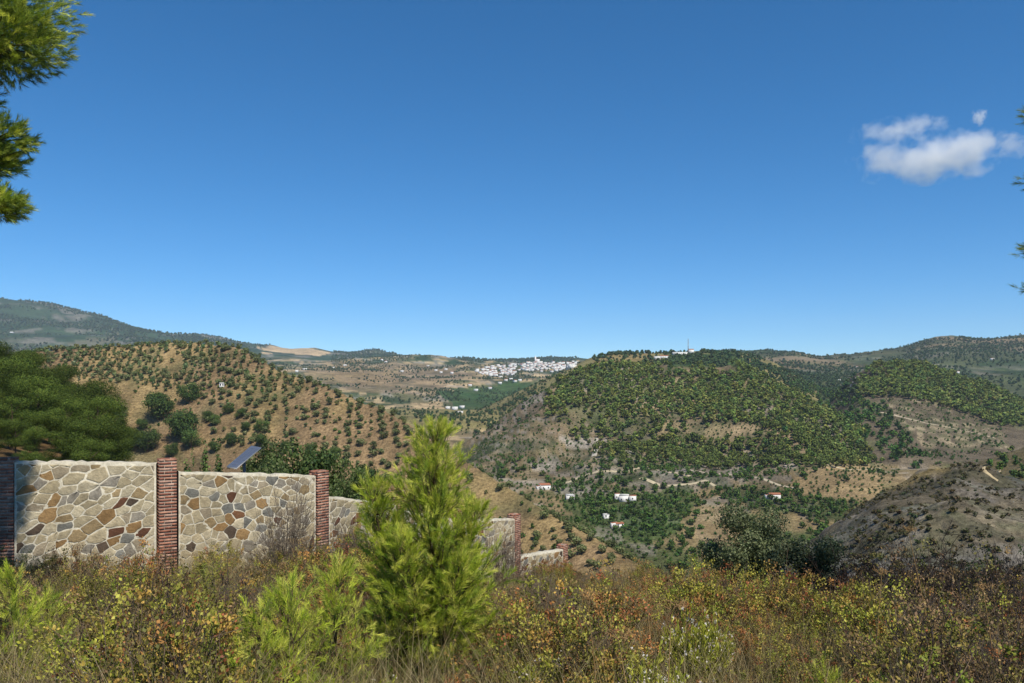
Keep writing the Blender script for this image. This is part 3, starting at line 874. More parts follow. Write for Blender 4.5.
fs = np.concatenate([5 * (0.4 + 0.8 * rng.random(len(f1))), 5.5 * (0.5 + 0.9 * rng.random(len(f2))), 9.5 * (0.6 + 0.8 * rng.random(len(f3))), 5.5 * (0.6 + 0.7 * rng.random(len(f4))), 4.0 * (0.4 + 0.8 * rng.random(len(f5))), 5.5 * (0.6 + 0.7 * rng.random(len(f6)))])
stuff("distant_woods", G_FF, fp, fs, rng, M_FAR)

# ================================================================== houses
WHT = lin(236, 234, 228) * 0.85
TILE = lin(170, 112, 82) * 0.8
WIN = lin(60, 62, 66)
def house_geo(rng, w, d, h, roof="gable", nwin=3):
    wl, rf, wi = Geo(), Geo(), Geo()
    wl.box((0, 0, h / 2 - 1.0), (w, d, h + 2.0), 0, WHT)
    if roof == "gable":
        e = 0.3; rh = d * 0.2
        a = [(-w / 2 - e, -d / 2 - e, h - 0.06), (w / 2 + e, -d / 2 - e, h - 0.06), (w / 2 + e, 0, h + rh), (-w / 2 - e, 0, h + rh), (w / 2 + e, d / 2 + e, h - 0.06), (-w / 2 - e, d / 2 + e, h - 0.06)]
        rf.add(a, [[0, 1, 2, 3], [3, 2, 4, 5]], TILE)
        wl.add([(-w / 2, -d / 2, h), (-w / 2, d / 2, h), (-w / 2, 0, h + rh * 0.93)], [[0, 1, 2]], WHT)
        wl.add([(w / 2, -d / 2, h), (w / 2, d / 2, h), (w / 2, 0, h + rh * 0.93)], [[0, 1, 2]], WHT)
        rf.add([a[0], a[1], a[4], a[5]], [[0, 1, 2, 3]], TILE)
    elif roof == "shed":
        rf.add([(-w / 2 - .3, -d / 2 - .3, h + .05), (w / 2 + .3, -d / 2 - .3, h + .05), (w / 2 + .3, d / 2 + .3, h + d * .16), (-w / 2 - .3, d / 2 + .3, h + d * .16)], [[0, 1, 2, 3]], TILE)
        rf.box((0, d / 2, h + d * 0.07), (w * .98, .2, d * .16), 0, WHT)
    else:
        rf.box((0, 0, h + 0.12), (w * 1.02, d * 1.02, 0.24), 0, WHT * 0.95)
        rf.box((0, -d / 2, h + 0.45), (w, 0.15, 0.5), 0, WHT); rf.box((0, d / 2, h + 0.45), (w, 0.15, 0.5), 0, WHT)
    fl = max(1, int(h / 2.8))
    for k in range(fl):
        for j in range(nwin):
            x = -w / 2 + w * (j + 0.5) / nwin
            if rng.random() < 0.8:
                wi.box((x, -d / 2 - 0.01, 1.5 + k * 2.8), (0.9, 0.08, 1.2), 0, WIN)
    for j in range(2):
        wi.box((w / 2 + 0.01, -d / 4 + j * d / 2, 1.6), (0.08, 0.9, 1.1), 0, WIN)
    return wl, rf, wi
rng = np.random.default_rng(21)
TOWN = []
for i in range(7):
    w, d, h = 7 + 5 * rng.random(), 7 + 3 * rng.random(), (3.2, 5.8, 6.2, 8.4)[rng.integers(0, 4)]
    a, b, c = house_geo(rng, w, d, h, ("gable", "flat", "shed", "flat", "gable", "flat", "flat")[i])
    parts = join([x.arrays() for x in (a, b, c)])
    TOWN.append(raw_mesh("town_house", *parts, M_WHITE))
TP = [(475, 371), (492, 366), (515, 365), (534, 361), (556, 363), (578, 362), (574, 368), (560, 373), (545, 372), (528, 375), (505, 376), (497, 379), (485, 376)]
pts = []; tries = 0
while len(pts) < 190 and tries < 6000:
    tries += 1
    x = 472 + rng.random() * 112; y = 359 + rng.random() * 22
    if not inpoly(np.array([x]), np.array([y]), TP)[0]: continue
    if inpoly(np.array([x]), np.array([y]), [(515, 371), (540, 371), (545, 375), (514, 377)])[0]: continue
    p = hit(x, y, 1300)
    if p[1] > 4000: continue
    if any((p[0] - q[0]) ** 2 + (p[1] - q[1]) ** 2 < 64 for q in pts): continue
    pts.append(p)
extra = [(436, 371), (441, 373), (446, 370), (452, 374), (402, 372), (382, 361), (386, 363), (428, 366), (470, 386), (490, 389), (506, 381), (515, 382), (462, 408), (455, 410), (460, 413), (448, 409),
         (334, 368), (345, 366), (305, 370), (297, 372), (520, 381), (511, 380), (500, 384), (476, 391)]
print("town", len(pts))
def town_label(px):
    if px < 500: return "small white house on the left edge of the far hillside town"
    if px < 530: return "small white house in the middle of the far town left of the church tower"
    if px < 552: return "small white house crowded around the church of the far town"
    return "small white house on the right side of the far town below the ridge"
for p in pts:
    x = 512 + F_PX * p[0] / p[1]
    obj("town_house", TOWN[rng.integers(0, 7)], loc=p, rz=rng.normal() * 0.7, sc=1.0, label=town_label(x), cat="house", group="white houses of the far town")
for (x, y) in extra:
    p = hit(x, y, 700)
    obj("country_house", TOWN[rng.integers(0, 7)], loc=p, rz=rng.normal() * 0.6, sc=0.9, label="lone white house scattered on the slope below and left of the far town", cat="house", group="white houses on the slope below the town")
# church tower
p = hit(537, 363, 1300)
ch_o = obj("church", None, loc=p, rz=0.3, label="white church with a square bell tower at the top of the far town", cat="church")
g = Geo(); g.box((0, 0, 7), (14, 24, 16), 0, WHT); obj("nave", g.mesh("nave", M_WHITE), ch_o)
g = Geo(); g.box((-9.6, -8, 11), (5, 5, 24), 0, WHT); g.box((-9.6, -8, 23.4), (5.8, 5.8, 0.7), 0, WHT * .9)
g.add([(-12, -10.4, 23.7), (-7.2, -10.4, 23.7), (-7.2, -5.6, 23.7), (-12, -5.6, 23.7), (-9.6, -8, 28)], [[0, 1, 4], [1, 2, 4], [2, 3, 4], [3, 0, 4]], WHT)
obj("bell_tower", g.mesh("bell_tower", M_WHITE), ch_o)
g = Geo(); g.add([(-7.4, -12.4, 15), (7.4, -12.4, 15), (7.4, 12.4, 15), (-7.4, 12.4, 15), (0, -12.4, 18.5), (0, 12.4, 18.5)], [[0, 1, 2, 3]], TILE)
g.add([(-7.4, -12.4, 15), (-7.4, 12.4, 15), (0, 12.4, 18.5), (0, -12.4, 18.5)], [[0, 1, 2, 3]], TILE); g.add([(7.4, 12.4, 15), (7.4, -12.4, 15), (0, -12.4, 18.5), (0, 12.4, 18.5)], [[0, 1, 2, 3]], TILE)
obj("roof", g.mesh("roof", M_WHITE), ch_o)

def farm(x, y, w, d, h, roof, rz, label, name="farmhouse", blocks=(), rmin=100, cat="house"):
    p = hit(x, y, rmin)
    o = obj(name, None, loc=p, rz=rz, label=label, cat=cat)
    rg = np.random.default_rng(int(x * 7 + y))
    a, b, c = house_geo(rg, w, d, h, roof, max(2, int(w / 3)))
    for (bx, by, bw, bd, bh) in blocks:
        a.box((bx, by, bh / 2 - 1), (bw, bd, bh + 2), 0, WHT); b.box((bx, by, bh + 0.08), (bw * 1.03, bd * 1.03, 0.16), 0, TILE)
        c.box((bx, by - bd / 2 - .01, bh * .55), (0.9, .08, 1.1), 0, WIN)
    obj("walls", a.mesh("walls", M_WHITE), o); obj("roof", b.mesh("roof", M_WHITE), o); obj("windows", c.mesh("windows", M_WHITE), o)
farm(545, 489, 8, 6, 3.4, "shed", 0.2, "pale house beside a dark cypress at the lower end of the dirt track", blocks=[(-5.2, 0.5, 3, 5, 2.6)])
farm(570, 499, 6, 5, 2.8, "flat", 0.1, "small white flat-roofed hut among green trees below the dirt track", "hut")
farm(624, 501, 7, 5, 4.2, "flat", -0.2, "white farmhouse of two blocks in the middle of the green valley orchard", blocks=[(6.5, -1.5, 5, 5, 4.6), (-5.2, .8, 3.4, 4, 5.4)])
farm(619, 527, 6, 4, 2.5, "shed", 0.3, "low pale ruined cottage among orchard trees nearest the olive hill", "cottage", blocks=[(-4.6, -.5, 2.6, 3, 3.2)])
farm(606, 518, 3.5, 3, 2.2, "flat", 0.4, "tiny pale stone shed left of the ruined cottage", "shed")
farm(774, 498, 8, 5, 3.0, "gable", 0.05, "white cottage at the right end of the dark green citrus grove", "cottage", blocks=[(-5.2, .3, 2.4, 4, 2.5)])
farm(222, 387, 3, 3, 2.2, "flat", 0.3, "tiny white hut among the olive trees on the left hill", "hut", rmin=200)
farm(657, 359, 9, 7, 4, "flat", 0.2, "white cube house on the skyline left of the mast hill", rmin=900)
farm(664, 358, 14, 7, 3.4, "gable", 0.1, "long tan-roofed house on the skyline beside the white cube house", rmin=900)
farm(680, 354.5, 26, 8, 3.5, "flat", 0.1, "long low wall-like building on the summit under the mast", "building", rmin=1100)
farm(691, 353.6, 8, 7, 7, "gable", 0.2, "bright white chapel on the highest point of the central summit", "chapel", rmin=1100, cat="chapel")
farm(857, 368, 8, 6, 4, "gable", 0.3, "white house on the saddle to the left of the wooded spur", rmin=900)
farm(838, 381, 9, 5, 3, "flat", 0.1, "pale low house on the bare pass above the dark ravine", rmin=900)
farm(957, 373, 9, 6, 4, "gable", -0.2, "white house half hidden behind the crest of the wooded spur", rmin=900)
farm(992, 360, 9, 7, 5, "shed", 0.2, "tan house on the far right ridge above the wooded spur", rmin=1200)
farm(12, 333, 16, 9, 6, "flat", 0.2, "white house on the far left mountain slope", rmin=2500)
# mast
p = hit(688, 354.0, 1100)
ms = obj("radio_mast", None, loc=p, label="thin lattice radio mast on the summit behind the white chapel", cat="mast")
g = Geo()
for sx, sy in ((-.6, -.6), (.6, -.6), (0, .7)):
    g.tube([(sx, sy, -1), (sx * .3, sy * .3, 27)], [.26, .18], 4, lin(150, 120, 110))
for k in range(14):
    z = k * 1.5; s = 1 - .7 * z / 22
    g.tube([(-.6 * s, -.6 * s, z), (.6 * s, -.6 * s, z + 1.2)], [.05, .05], 3, lin(150, 120, 110)); g.tube([(.6 * s, -.6 * s, z), (0, .7 * s, z + 1.2)], [.05, .05], 3, lin(150, 120, 110))
obj("lattice", g.mesh("lattice", M_METAL), ms)
g = Geo(); g.box((0.2, -.5, 16), (.7, .4, 1.6), 0, WHT); g.box((-.4, -.4, 19), (.5, .4, 1.4), 0, WHT); obj("antenna", g.mesh("antenna", M_METAL), ms)
# cypress by the track house
g = small_tree(81, DARK, 1.0, 0.22, 300, 0.07, lob=6, low=0.03)
obj("cypress_tree", g.mesh("cypress_tree", M_FAR), loc=hit(558, 492, 200), sc=(8, 8, 7), label="dark pointed cypress right of the pale house by the dirt track", cat="tree")
# ================================================================== the stone wall
def clip_poly(poly, n, d):
    out_ = []
    for i in range(len(poly)):
        a = poly[i]; b = poly[(i + 1) % len(poly)]
        da = a @ n - d; db = b @ n - d
        if da <= 0: out_.append(a)
        if da * db < 0:
            out_.append(a + (b - a) * (da / (da - db)))
    return out_

def shrink(poly, m):
    """inset a convex polygon by m"""
    c = list(poly); cc = np.mean(poly, 0)
    for i in range(len(poly)):
        a = poly[i]; b = poly[(i + 1) % len(poly)]
        e = b - a; L = np.linalg.norm(e)
        if L < 1e-4: continue
        n = np.array([e[1], -e[0]]) / L
        if n @ (cc - a) > 0: n = -n
        c = clip_poly(c, n, n @ a - m)
        if len(c) < 3: return []
    return c

def area2(p):
    p = np.array(p); x, y = p[:, 0], p[:, 1]
    return 0.5 * abs(np.dot(x, np.roll(y, -1)) - np.dot(y, np.roll(x, -1)))

STONES = [((190, 175, 142), 9), ((202, 189, 158), 8), ((180, 166, 134), 7), ((172, 158, 132), 5), ((166, 144, 106), 3), ((156, 148, 132), 3), ((136, 134, 124), 1.6), ((158, 126, 84), 1.3), ((136, 98, 68), 1.5),
          ((112, 78, 58), 1.2), ((98, 84, 70), 2.0), ((170, 138, 94), 1.2)]
SW = np.array([w for _, w in STONES]); SW = SW / SW.sum()
MORTAR = lin(210, 203, 182) * 0.92

def stone_panel(rng, length, zb0, zb1, zt0, zt1, thick=0.32):
    """local frame: s along x from 0, front face towards -y"""
    g = Geo()
    n = 26
    # mortar body with a wavering top
    xs = np.linspace(0, length, n)
    top = zt0 + (zt1 - zt0) * xs / length + 0.012 * np.random.default_rng(int(length * 991)).normal(size=n)
    bot = zb0 + (zb1 - zb0) * xs / length
    f = thick / 2
    Vv = np.concatenate([np.stack([xs, np.full(n, -f), bot], 1), np.stack([xs, np.full(n, -f), top - 0.02], 1), np.stack([xs, np.full(n, -f + 0.03), top], 1),
                         np.stack([xs, np.full(n, f - 0.03), top], 1), np.stack([xs, np.full(n, f), top - 0.02], 1), np.stack([xs, np.full(n, f), bot], 1)])
    Ff = []
    for r_ in range(5):
        for i in range(n - 1):
            Ff.append([r_ * n + i, r_ * n + i + 1, (r_ + 1) * n + i + 1, (r_ + 1) * n + i])
    g.add(Vv, Ff, MORTAR)
    # stones
    H = max(zt0, zt1) - min(zb0, zb1)
    pts = []; rad = []
    for tries in range(3500):
        r_ = 0.08 + 0.27 * rng.random() ** 1.5
        p = np.array([rng.random() * length, min(zb0, zb1) + rng.random() * H])
        if all(np.hypot(*(p - q)) > (r_ + s) * 0.66 for q, s in zip(pts, rad)):
            pts.append(p); rad.append(r_)
    P_ = np.array(pts); Rd = np.array(rad)
    SH = np.array([[0.78, 0.26 * (1 if length > 3.2 else -1)], [-0.12, 1.0]])   # slabs lean and stretch
    # stretch: stones are wider than tall in places, all at their own tilt
    for i in range(len(P_)):
        poly = [np.array([0.03, zb0]), np.array([length - 0.03, zb1]), np.array([length - 0.03, zt1 - 0.045]), np.array([0.03, zt0 - 0.045])]
        dd = np.hypot(*(P_ - P_[i]).T)
        for j in np.argsort(dd)[1:26]:
            nn = P_[j] - P_[i]; L2 = nn @ nn
            nn = (SH.T @ SH) @ nn
            d = nn @ (P_[j] + P_[i]) / 2
            poly = clip_poly(poly, nn, d)
            if len(poly) < 3: break
        if len(poly) < 3: continue
        poly = shrink(poly, 0.004 + 0.011 * rng.random() ** 2)
        if len(poly) < 3 or area2(poly) < 0.0025: continue
        pl = np.array(poly)
        # cut the corners and roughen the outline
        q = []
        for k in range(len(pl)):
            a, b = pl[k], pl[(k + 1) % len(pl)]
            q += [a * 0.93 + b * 0.07, (a + b) / 2 + rng.normal(size=2) * 0.009, a * 0.07 + b * 0.93]
        q = np.array(q) + rng.normal(size=(len(q), 2)) * 0.003
        if (q[:, 0] * np.roll(q[:, 1], -1) - np.roll(q[:, 0], -1) * q[:, 1]).sum() < 0: q = q[::-1]
        c = q.mean(0); hgt = 0.001 + 0.004 * rng.random()
        tilt = rng.normal(size=2) * 0.008
        m = len(q)
        dep = lambda w: -f - w
        r0 = np.stack([q[:, 0], np.full(m, -f + 0.01), q[:, 1]], 1)
        q1 = q + (c - q) * 0.03
        r1 = np.stack([q1[:, 0], -f - hgt * 0.75 - np.clip((q1 - c) @ tilt, -.01, .01), q1[:, 1]], 1)
        q2 = q + (c - q) * 0.12
        r2 = np.stack([q2[:, 0], -f - hgt - np.clip((q2 - c) @ tilt, -.012, .012) + rng.normal(size=m) * 0.001, q2[:, 1]], 1)
        ce = np.array([[c[0], -f - hgt - 0.002, c[1]]])
        Vv = np.concatenate([r0, r1, r2, ce])
        k = np.arange(m); k2 = (k + 1) % m
        F4 = np.concatenate([np.stack([k, k2, k2 + m, k + m], 1), np.stack([k + m, k2 + m, k2 + 2 * m, k + 2 * m], 1)])
        F3 = np.stack([k + 2 * m, k2 + 2 * m, np.full(m, 3 * m)], 1)
        col = lin(*STONES[rng.choice(len(STONES), p=SW)][0]) * (0.86 + 0.28 * rng.random())
        n0 = g.n
        g.add(Vv, F4, col)
        g.f.append(F3 + n0)
    return g

def brick_pillar(rng, zb, zt, w=0.35):
    g = Geo(); m = Geo()
    h = zt - zb
    g.box((0, 0, zb + h / 2 - 0.01), (w - 0.010, w - 0.010, h - 0.03), 0, lin(206, 190, 172) * 0.6)
    nc = int(h / 0.066); ch_ = h / nc
    BR = [lin(180, 126, 102), lin(168, 112, 90), lin(188, 138, 114), lin(152, 100, 82), lin(198, 158, 136)]
    for k in range(nc):
        z = zb + (k + 0.5) * ch_
        for side in range(4):
            a = side * math.pi / 2
            L = w if (k + side) % 2 else w - 0.24
            off = 0.0
            ws = [0.24, w - 0.24 - 0.012] if k % 2 == 0 else [w - 0.24 - 0.012, 0.24]
            x = -w / 2
            for b in ws:
                c = np.array([x + b / 2, -w / 2 + 0.03 + rng.normal() * 0.0016, 0])
                ca, sa = math.cos(a), math.sin(a)
                g.box((c[0] * ca - c[1] * sa, c[0] * sa + c[1] * ca, z), (b - 0.002 * side, 0.06, ch_ - 0.017), a, BR[rng.integers(0, 5)] * (0.8 + 0.3 * rng.random()))
                x += b + 0.012
    return g

def wpt(px, Y): return np.array([(px - 512) / F_PX * Y, Y])
def zpx(py, Y): return (HZ - py) / F_PX * Y
#        px   Y    pillar top row
PIL = [(7, 16.5, 457), (167, 17.3, 458), (319, 20.0, 470), (396, 23.0, 488), (458, 26.0, 503), (514, 28.6, 513.5), (562, 31.4, 544)]
PANEL_TOP = [(461, 462.5), (472, 474), (497, 503), (511, 519), (521, 517.5), (557, 548)]
W3 = [wpt(p, y) for p, y, _ in PIL]
mid = (W3[1] + W3[2]) / 2
gz = lambda p: float(zat(np.array([p[0]]), np.array([p[1]]))[0])
wall = obj("stone_wall", None, loc=(mid[0], mid[1], gz(mid)), cat="wall",
           label="long stepped wall of pale irregular stones between red brick pillars, stretching right from the left edge")
wall.empty_display_size = 0.5
wl0 = np.array(wall.location)
rng = np.random.default_rng(5)
for i, (p, y, t) in enumerate(PIL):
    c = W3[i]
    dirv = W3[min(i + 1, len(PIL) - 1)] - W3[max(i - 1, 0)]
    a = math.atan2(dirv[1], dirv[0])
    zb = gz(c) - 0.5
    g = brick_pillar(rng, zb, zpx(t, y))
    obj("brick_pillar", g.mesh("brick_pillar", M_BRICK), wall, loc=(c[0] - wl0[0], c[1] - wl0[1], -wl0[2]), rz=a,
        label="brick pillar in deep shade at the left edge" if i == 0 else None)
for i in range(len(PIL) - 1):
    a, b = W3[i], W3[i + 1]
    d = b - a; L = np.linalg.norm(d); u = d / L
    a2 = a + u * 0.19; L2 = L - 0.38
    ta, tb = PANEL_TOP[i]
    g = stone_panel(np.random.default_rng(50 + i), L2, gz(a) - 0.4, gz(b) - 0.4, zpx(ta, PIL[i][1]), zpx(tb, PIL[i + 1][1]))
    obj("stone_panel", g.mesh("stone_panel", M_STONE), wall, loc=(a2[0] - wl0[0], a2[1] - wl0[1], -wl0[2]), rz=math.atan2(d[1], d[0]))

# ---- solar panel on its post behind the wall
Yp = 27.0
sp = obj("solar_panel", None, loc=(*wpt(244, Yp), gz(wpt(244, Yp))), cat="solar panel", label="blue-grey solar panel tilted on a post behind the stone wall")
so = np.array(sp.location)
pc = [np.array([*wpt(x, Yy), zpx(y, Yy)]) - so for x, y, Yy in ((226.6, 466.5, 26.3), (236.5, 468.5, 26.1), (261.5, 447.5, 28.0), (251.5, 445.5, 28.2))]
nrm = np.cross(pc[1] - pc[0], pc[3] - pc[0]); nrm /= np.linalg.norm(nrm)
if nrm[2] < 0: nrm = -nrm
g = Geo()
th = nrm * 0.022
g.add([*(np.array(pc) - th), *pc], [[0, 1, 2, 3], [4, 5, 6, 7], [0, 1, 5, 4], [1, 2, 6, 5], [2, 3, 7, 6], [3, 0, 4, 7]], lin(140, 144, 148) * .6)
obj("frame", g.mesh("frame", M_METAL), sp)
g = Geo()
nu, nv = 3, 9
for i in range(nu):
    for j in range(nv):
        q = lambda s, t: pc[0] + (pc[1] - pc[0]) * s + (pc[3] - pc[0]) * t + (pc[2] - pc[1] - pc[3] + pc[0]) * s * t + nrm * 0.006
        e = 0.035
        s0, s1 = 0.04 + 0.92 * (i + e) / nu, 0.04 + 0.92 * (i + 1 - e) / nu
        t0, t1 = 0.02 + 0.96 * (j + e) / nv, 0.02 + 0.96 * (j + 1 - e) / nv
        g.add([q(s0, t0), q(s1, t0), q(s1, t1), q(s0, t1)], [[0, 1, 2, 3]], lin(104, 110, 124) * 0.7)
obj("cells", g.mesh("cells", M_PV), sp)
g = Geo(); cc = np.mean(pc, 0)
g.tube([(cc[0], cc[1], -0.4), (cc[0], cc[1], cc[2] - 0.04)], [0.05, 0.05], 8, lin(120, 120, 122) * .8)
g.tube([cc + (pc[0] - pc[3]) * .35 - nrm * .05, cc - (pc[0] - pc[3]) * .35 - nrm * .05], [0.025, 0.025], 6, lin(120, 120, 122) * .8)
obj("post", g.mesh("post", M_METAL), sp)

# ---- leafy trees and little cypresses just behind the wall
def leafy(seed, h, w, colset, n=9000, leaf=0.07, low=0.1):
    rg = np.random.default_rng(seed)
    lobes = []
    for i in range(26):
        a = rg.random() * 6.28; t = rg.random()
        z = h * (low + (0.92 - low) * t)
        r = w * math.sqrt(max(0.05, 1 - ((t - 0.45) / 0.62) ** 2)) * (0.3 + 0.55 * rg.random())
        s = w * (0.2 + 0.18 * rg.random())
        lobes.append((r * math.cos(a), r * math.sin(a), z, s * 1.1, s * 1.1, s))
    g = Geo(); g.quads(*crown_quads(rg, lobes, n, leaf, colset, shell=0.35))
    t = Geo(); t.tube([(0, 0, -0.5), (0.05, 0, h * .3), (0, .05, h * .8)], [.09 * h / 5, .07 * h / 5, .02], 7, BARK)
    for l in lobes[:16]:
        t.tube([(0.02, 0, l[2] * .55), (l[0] * .5, l[1] * .5, l[2] * .8), (l[0], l[1], l[2])], [.035, .025, .01], 4, BARK)
    return t, g
LEAFG = np.stack([lin(104, 122, 62), lin(88, 108, 52), lin(122, 132, 78), lin(72, 94, 46)]) * 0.72
TV = [leafy(101, 6.5, 2.2, LEAFG), leafy(102, 5.5, 2.4, LEAFG), leafy(103, 6.0, 1.9, DARK)]
TVm = [(a.mesh("trunk", M_BARK), b.mesh("crown", M_FOL)) for a, b in TV]
for i, (x, Yt, top, lab) in enumerate([
        (268, 40, 441, "leafy tree just right of the solar panel behind the wall"),
        (296, 43, 439, "tallest pale leafy tree behind the second stone panel"),
        (322, 40, 449, "leafy tree rising behind the second brick pillar from the left"),
        (346, 44, 456, "leafy bush-like tree behind the low third stone panel"),
        (282, 34, 457, "low leafy tree close behind the top edge of the second stone panel"),
        (366, 48, 466, "dark leafy tree left of the young pine behind the wall"),
        (340, 36, 478, "green bush peeping over the third stone panel"),
        (252, 46, 455, "small leafy tree left of the tallest tree, behind the solar panel")]):
    p = wpt(x, Yt); z0 = gz(p); h = zpx(top, Yt) - z0
    a, b = TVm[i % 3]
    base_h = (6.5, 5.5, 6.0)[i % 3]
    o = obj("leafy_tree", None, loc=(*p, z0), rz=i * 1.3, sc=(h / base_h * .8, h / base_h * .8, h / base_h), cat="tree", group="leafy trees behind the wall", label=lab)
    obj("trunk", a, o); obj("crown", b, o)
def conifer(seed, h, w):
    rg = np.random.default_rng(seed)
    lobes = [(rg.normal() * .06, rg.normal() * .06, h * t, w * (1.02 - t) * .8 + .05, w * (1.02 - t) * .8 + .05, h * .09) for t in np.linspace(.06, .97, 14)]
    g = Geo(); g.quads(*crown_quads(rg, lobes, 5000, 0.05, DARK * 1.15, shell=.5))
    t = Geo(); t.tube([(0, 0, -.4), (0, 0, h * .9)], [.07, .015], 6, BARK)
    return t, g
for x, Yt, top, lab in ((204, 34, 446, "small dark conical cypress right of the first brick pillar behind the wall"), (219, 35, 450, "shorter conical cypress beside the solar panel behind the wall"),
                        (190, 37, 455, "faint little cypress nearest the first brick pillar behind the wall")):
    p = wpt(x, Yt); z0 = gz(p); h = zpx(top, Yt) - z0
    a, b = conifer(int(x), h, 0.95)
    o = obj("cypress", None, loc=(*p, z0), cat="tree", group="cypresses behind the wall", label=lab)
    obj("trunk", a.mesh("trunk", M_BARK), o); obj("crown", b.mesh("crown", M_FOL), o)

# ================================================================== young pines and the big pines: needles in brushes
NEED = np.stack([lin(154, 164, 52), lin(134, 148, 46), lin(172, 176, 70), lin(116, 132, 46), lin(180, 178, 84)])
NEED_D = np.stack([lin(96, 116, 42), lin(78, 98, 38), lin(112, 126, 48), lin(122, 132, 52)])
def needles(g, rg, base, axis, length, n, nl, width, colset, k=0.75, spread=(0.35, 0.95)):
    """brushes of needles: base,axis arrays (m,3)"""
    m = len(base)
    ax = axis / np.linalg.norm(axis, axis=1)[:, None]
    B = np.repeat(base, n, 0); A = np.repeat(ax, n, 0); Lh = np.repeat(length, n)
    t = rg.random(m * n) ** 0.8
    p0 = B + A * (Lh * t)[:, None]
    rnd = rg.normal(size=(m * n, 3))
    perp = rnd - A * np.sum(rnd * A, 1)[:, None]
    perp /= np.linalg.norm(perp, axis=1)[:, None] + 1e-9
    ang = (spread[0] + (spread[1] - spread[0]) * rg.random(m * n)) * (1.1 - 0.6 * t)
    d = A * np.cos(ang)[:, None] + perp * np.sin(ang)[:, None]
    ll = nl * (0.7 + 0.5 * rg.random(m * n))
    tip = p0 + d * ll[:, None]
    tip[:, 2] -= 0.04 * ll
    side = np.cross(d, rg.normal(size=(m * n, 3))); side /= np.linalg.norm(side, axis=1)[:, None] + 1e-9
    side *= width / 2
    c = np.repeat(colset[rg.integers(0, len(colset), m)] * (0.75 + 0.5 * rg.random(m))[:, None], n, 0) * (0.85 + 0.3 * rg.random(m * n))[:, None] * k
    Vv = np.stack([p0 - side, p0 + side, tip + side * 0.35, tip - side * 0.35], 1).reshape(-1, 3)
    g.add(Vv, np.arange(4 * m * n).reshape(-1, 4), np.repeat(c, 4, 0))

def young_pine(seed, h, spread=0.36, nb=6, step=0.15, npn=44, leaders=(), k=1.45):
    rg = np.random.default_rng(seed)
    t, g = Geo(), Geo()
    tips_p, tips_a = [], []; dead_p, dead_a = [], []
    def axis_tree(b0, top, hh, spr):
        b0 = np.array(b0, float); top = np.array(top, float)
        tr = [b0 + (top - b0) * s + np.array([rg.normal() * .02, rg.normal() * .02, 0]) * (0 < s < 1) for s in np.linspace(0, 1, 7)]
        t.tube(tr, np.linspace(0.012 * hh + .008, 0.004, 7), 6, lin(120, 100, 76) * .6)
        zz = 0.06
        while zz < 0.98:
            o = b0 + (top - b0) * zz
            shape = (1 - zz) ** 0.62 * (0.75 + 0.25 * min(1, zz / 0.25))
            for j in range(nb):
                a = rg.random() * 6.28
                Lb = max(0.12, spr * hh * shape * (0.55 + 0.65 * rg.random()))
                el = R(12 + 42 * zz + 16 * rg.normal())
                d = np.array([math.cos(a) * math.cos(el), math.sin(a) * math.cos(el), math.sin(el)])
                ns = 6
                pts_ = [o + d * Lb * s + np.array([0, 0, 0.28 * Lb * s * s]) for s in np.linspace(0, 1, ns)]
                t.tube(pts_, np.linspace(.006 + .006 * Lb, .0025, ns), 4, lin(128, 108, 80) * .6)
                nt = max(2, int(Lb / 0.055))
                for q in range(nt):
                    s = 0.22 + 0.78 * (q + rg.random()) / nt
                    pb = o + d * Lb * s + np.array([0, 0, 0.28 * Lb * s * s])
                    ad = d * 0.7 + np.array([0, 0, 0.65]) + rg.normal(size=3) * 0.5
                    ad /= np.linalg.norm(ad)
                    tl = 0.05 + 0.10 * rg.random()
                    if s < 0.45 and zz < .5 and rg.random() < .35:
                        dead_p.append(pb); dead_a.append(ad)
                    else:
                        tips_p.append(pb + ad * tl * 0.6); tips_a.append(ad)
                        t.tube([pb, pb + ad * (tl * 0.6 + .06)], [.0025, .002], 3, lin(140, 122, 84) * .6)
                tips_p.append(pts_[-1]); tips_a.append(d + np.array([0, 0, .8]))
            zz += step / hh * (0.8 + 0.4 * rg.random())
        for j in range(3):
            tips_p.append(top - np.array([0, 0, .10 * j])); tips_a.append(np.array([rg.normal() * .15, rg.normal() * .15, 1]))
    axis_tree((0, 0, -0.2), (0.03, 0.0, h), h, spread)
    for (bx, by, bz, tx, ty, tz) in leaders:
        axis_tree((bx, by, bz), (tx, ty, tz), tz - bz, spread * 0.85)
    tp = np.array(tips_p); ta = np.array(tips_a)
    needles(g, rg, tp, ta, 0.09 + 0.09 * rg.random(len(tp)), npn, 0.068, 0.0034, NEED, k)
    if len(dead_p):
        dp = np.array(dead_p); da = np.array(dead_a)
        needles(g, rg, dp, da, np.full(len(dp), .08), 22, 0.07, 0.003, np.stack([lin(150, 104, 62), lin(132, 96, 60)]), .6)
    return t, g, len(tp)

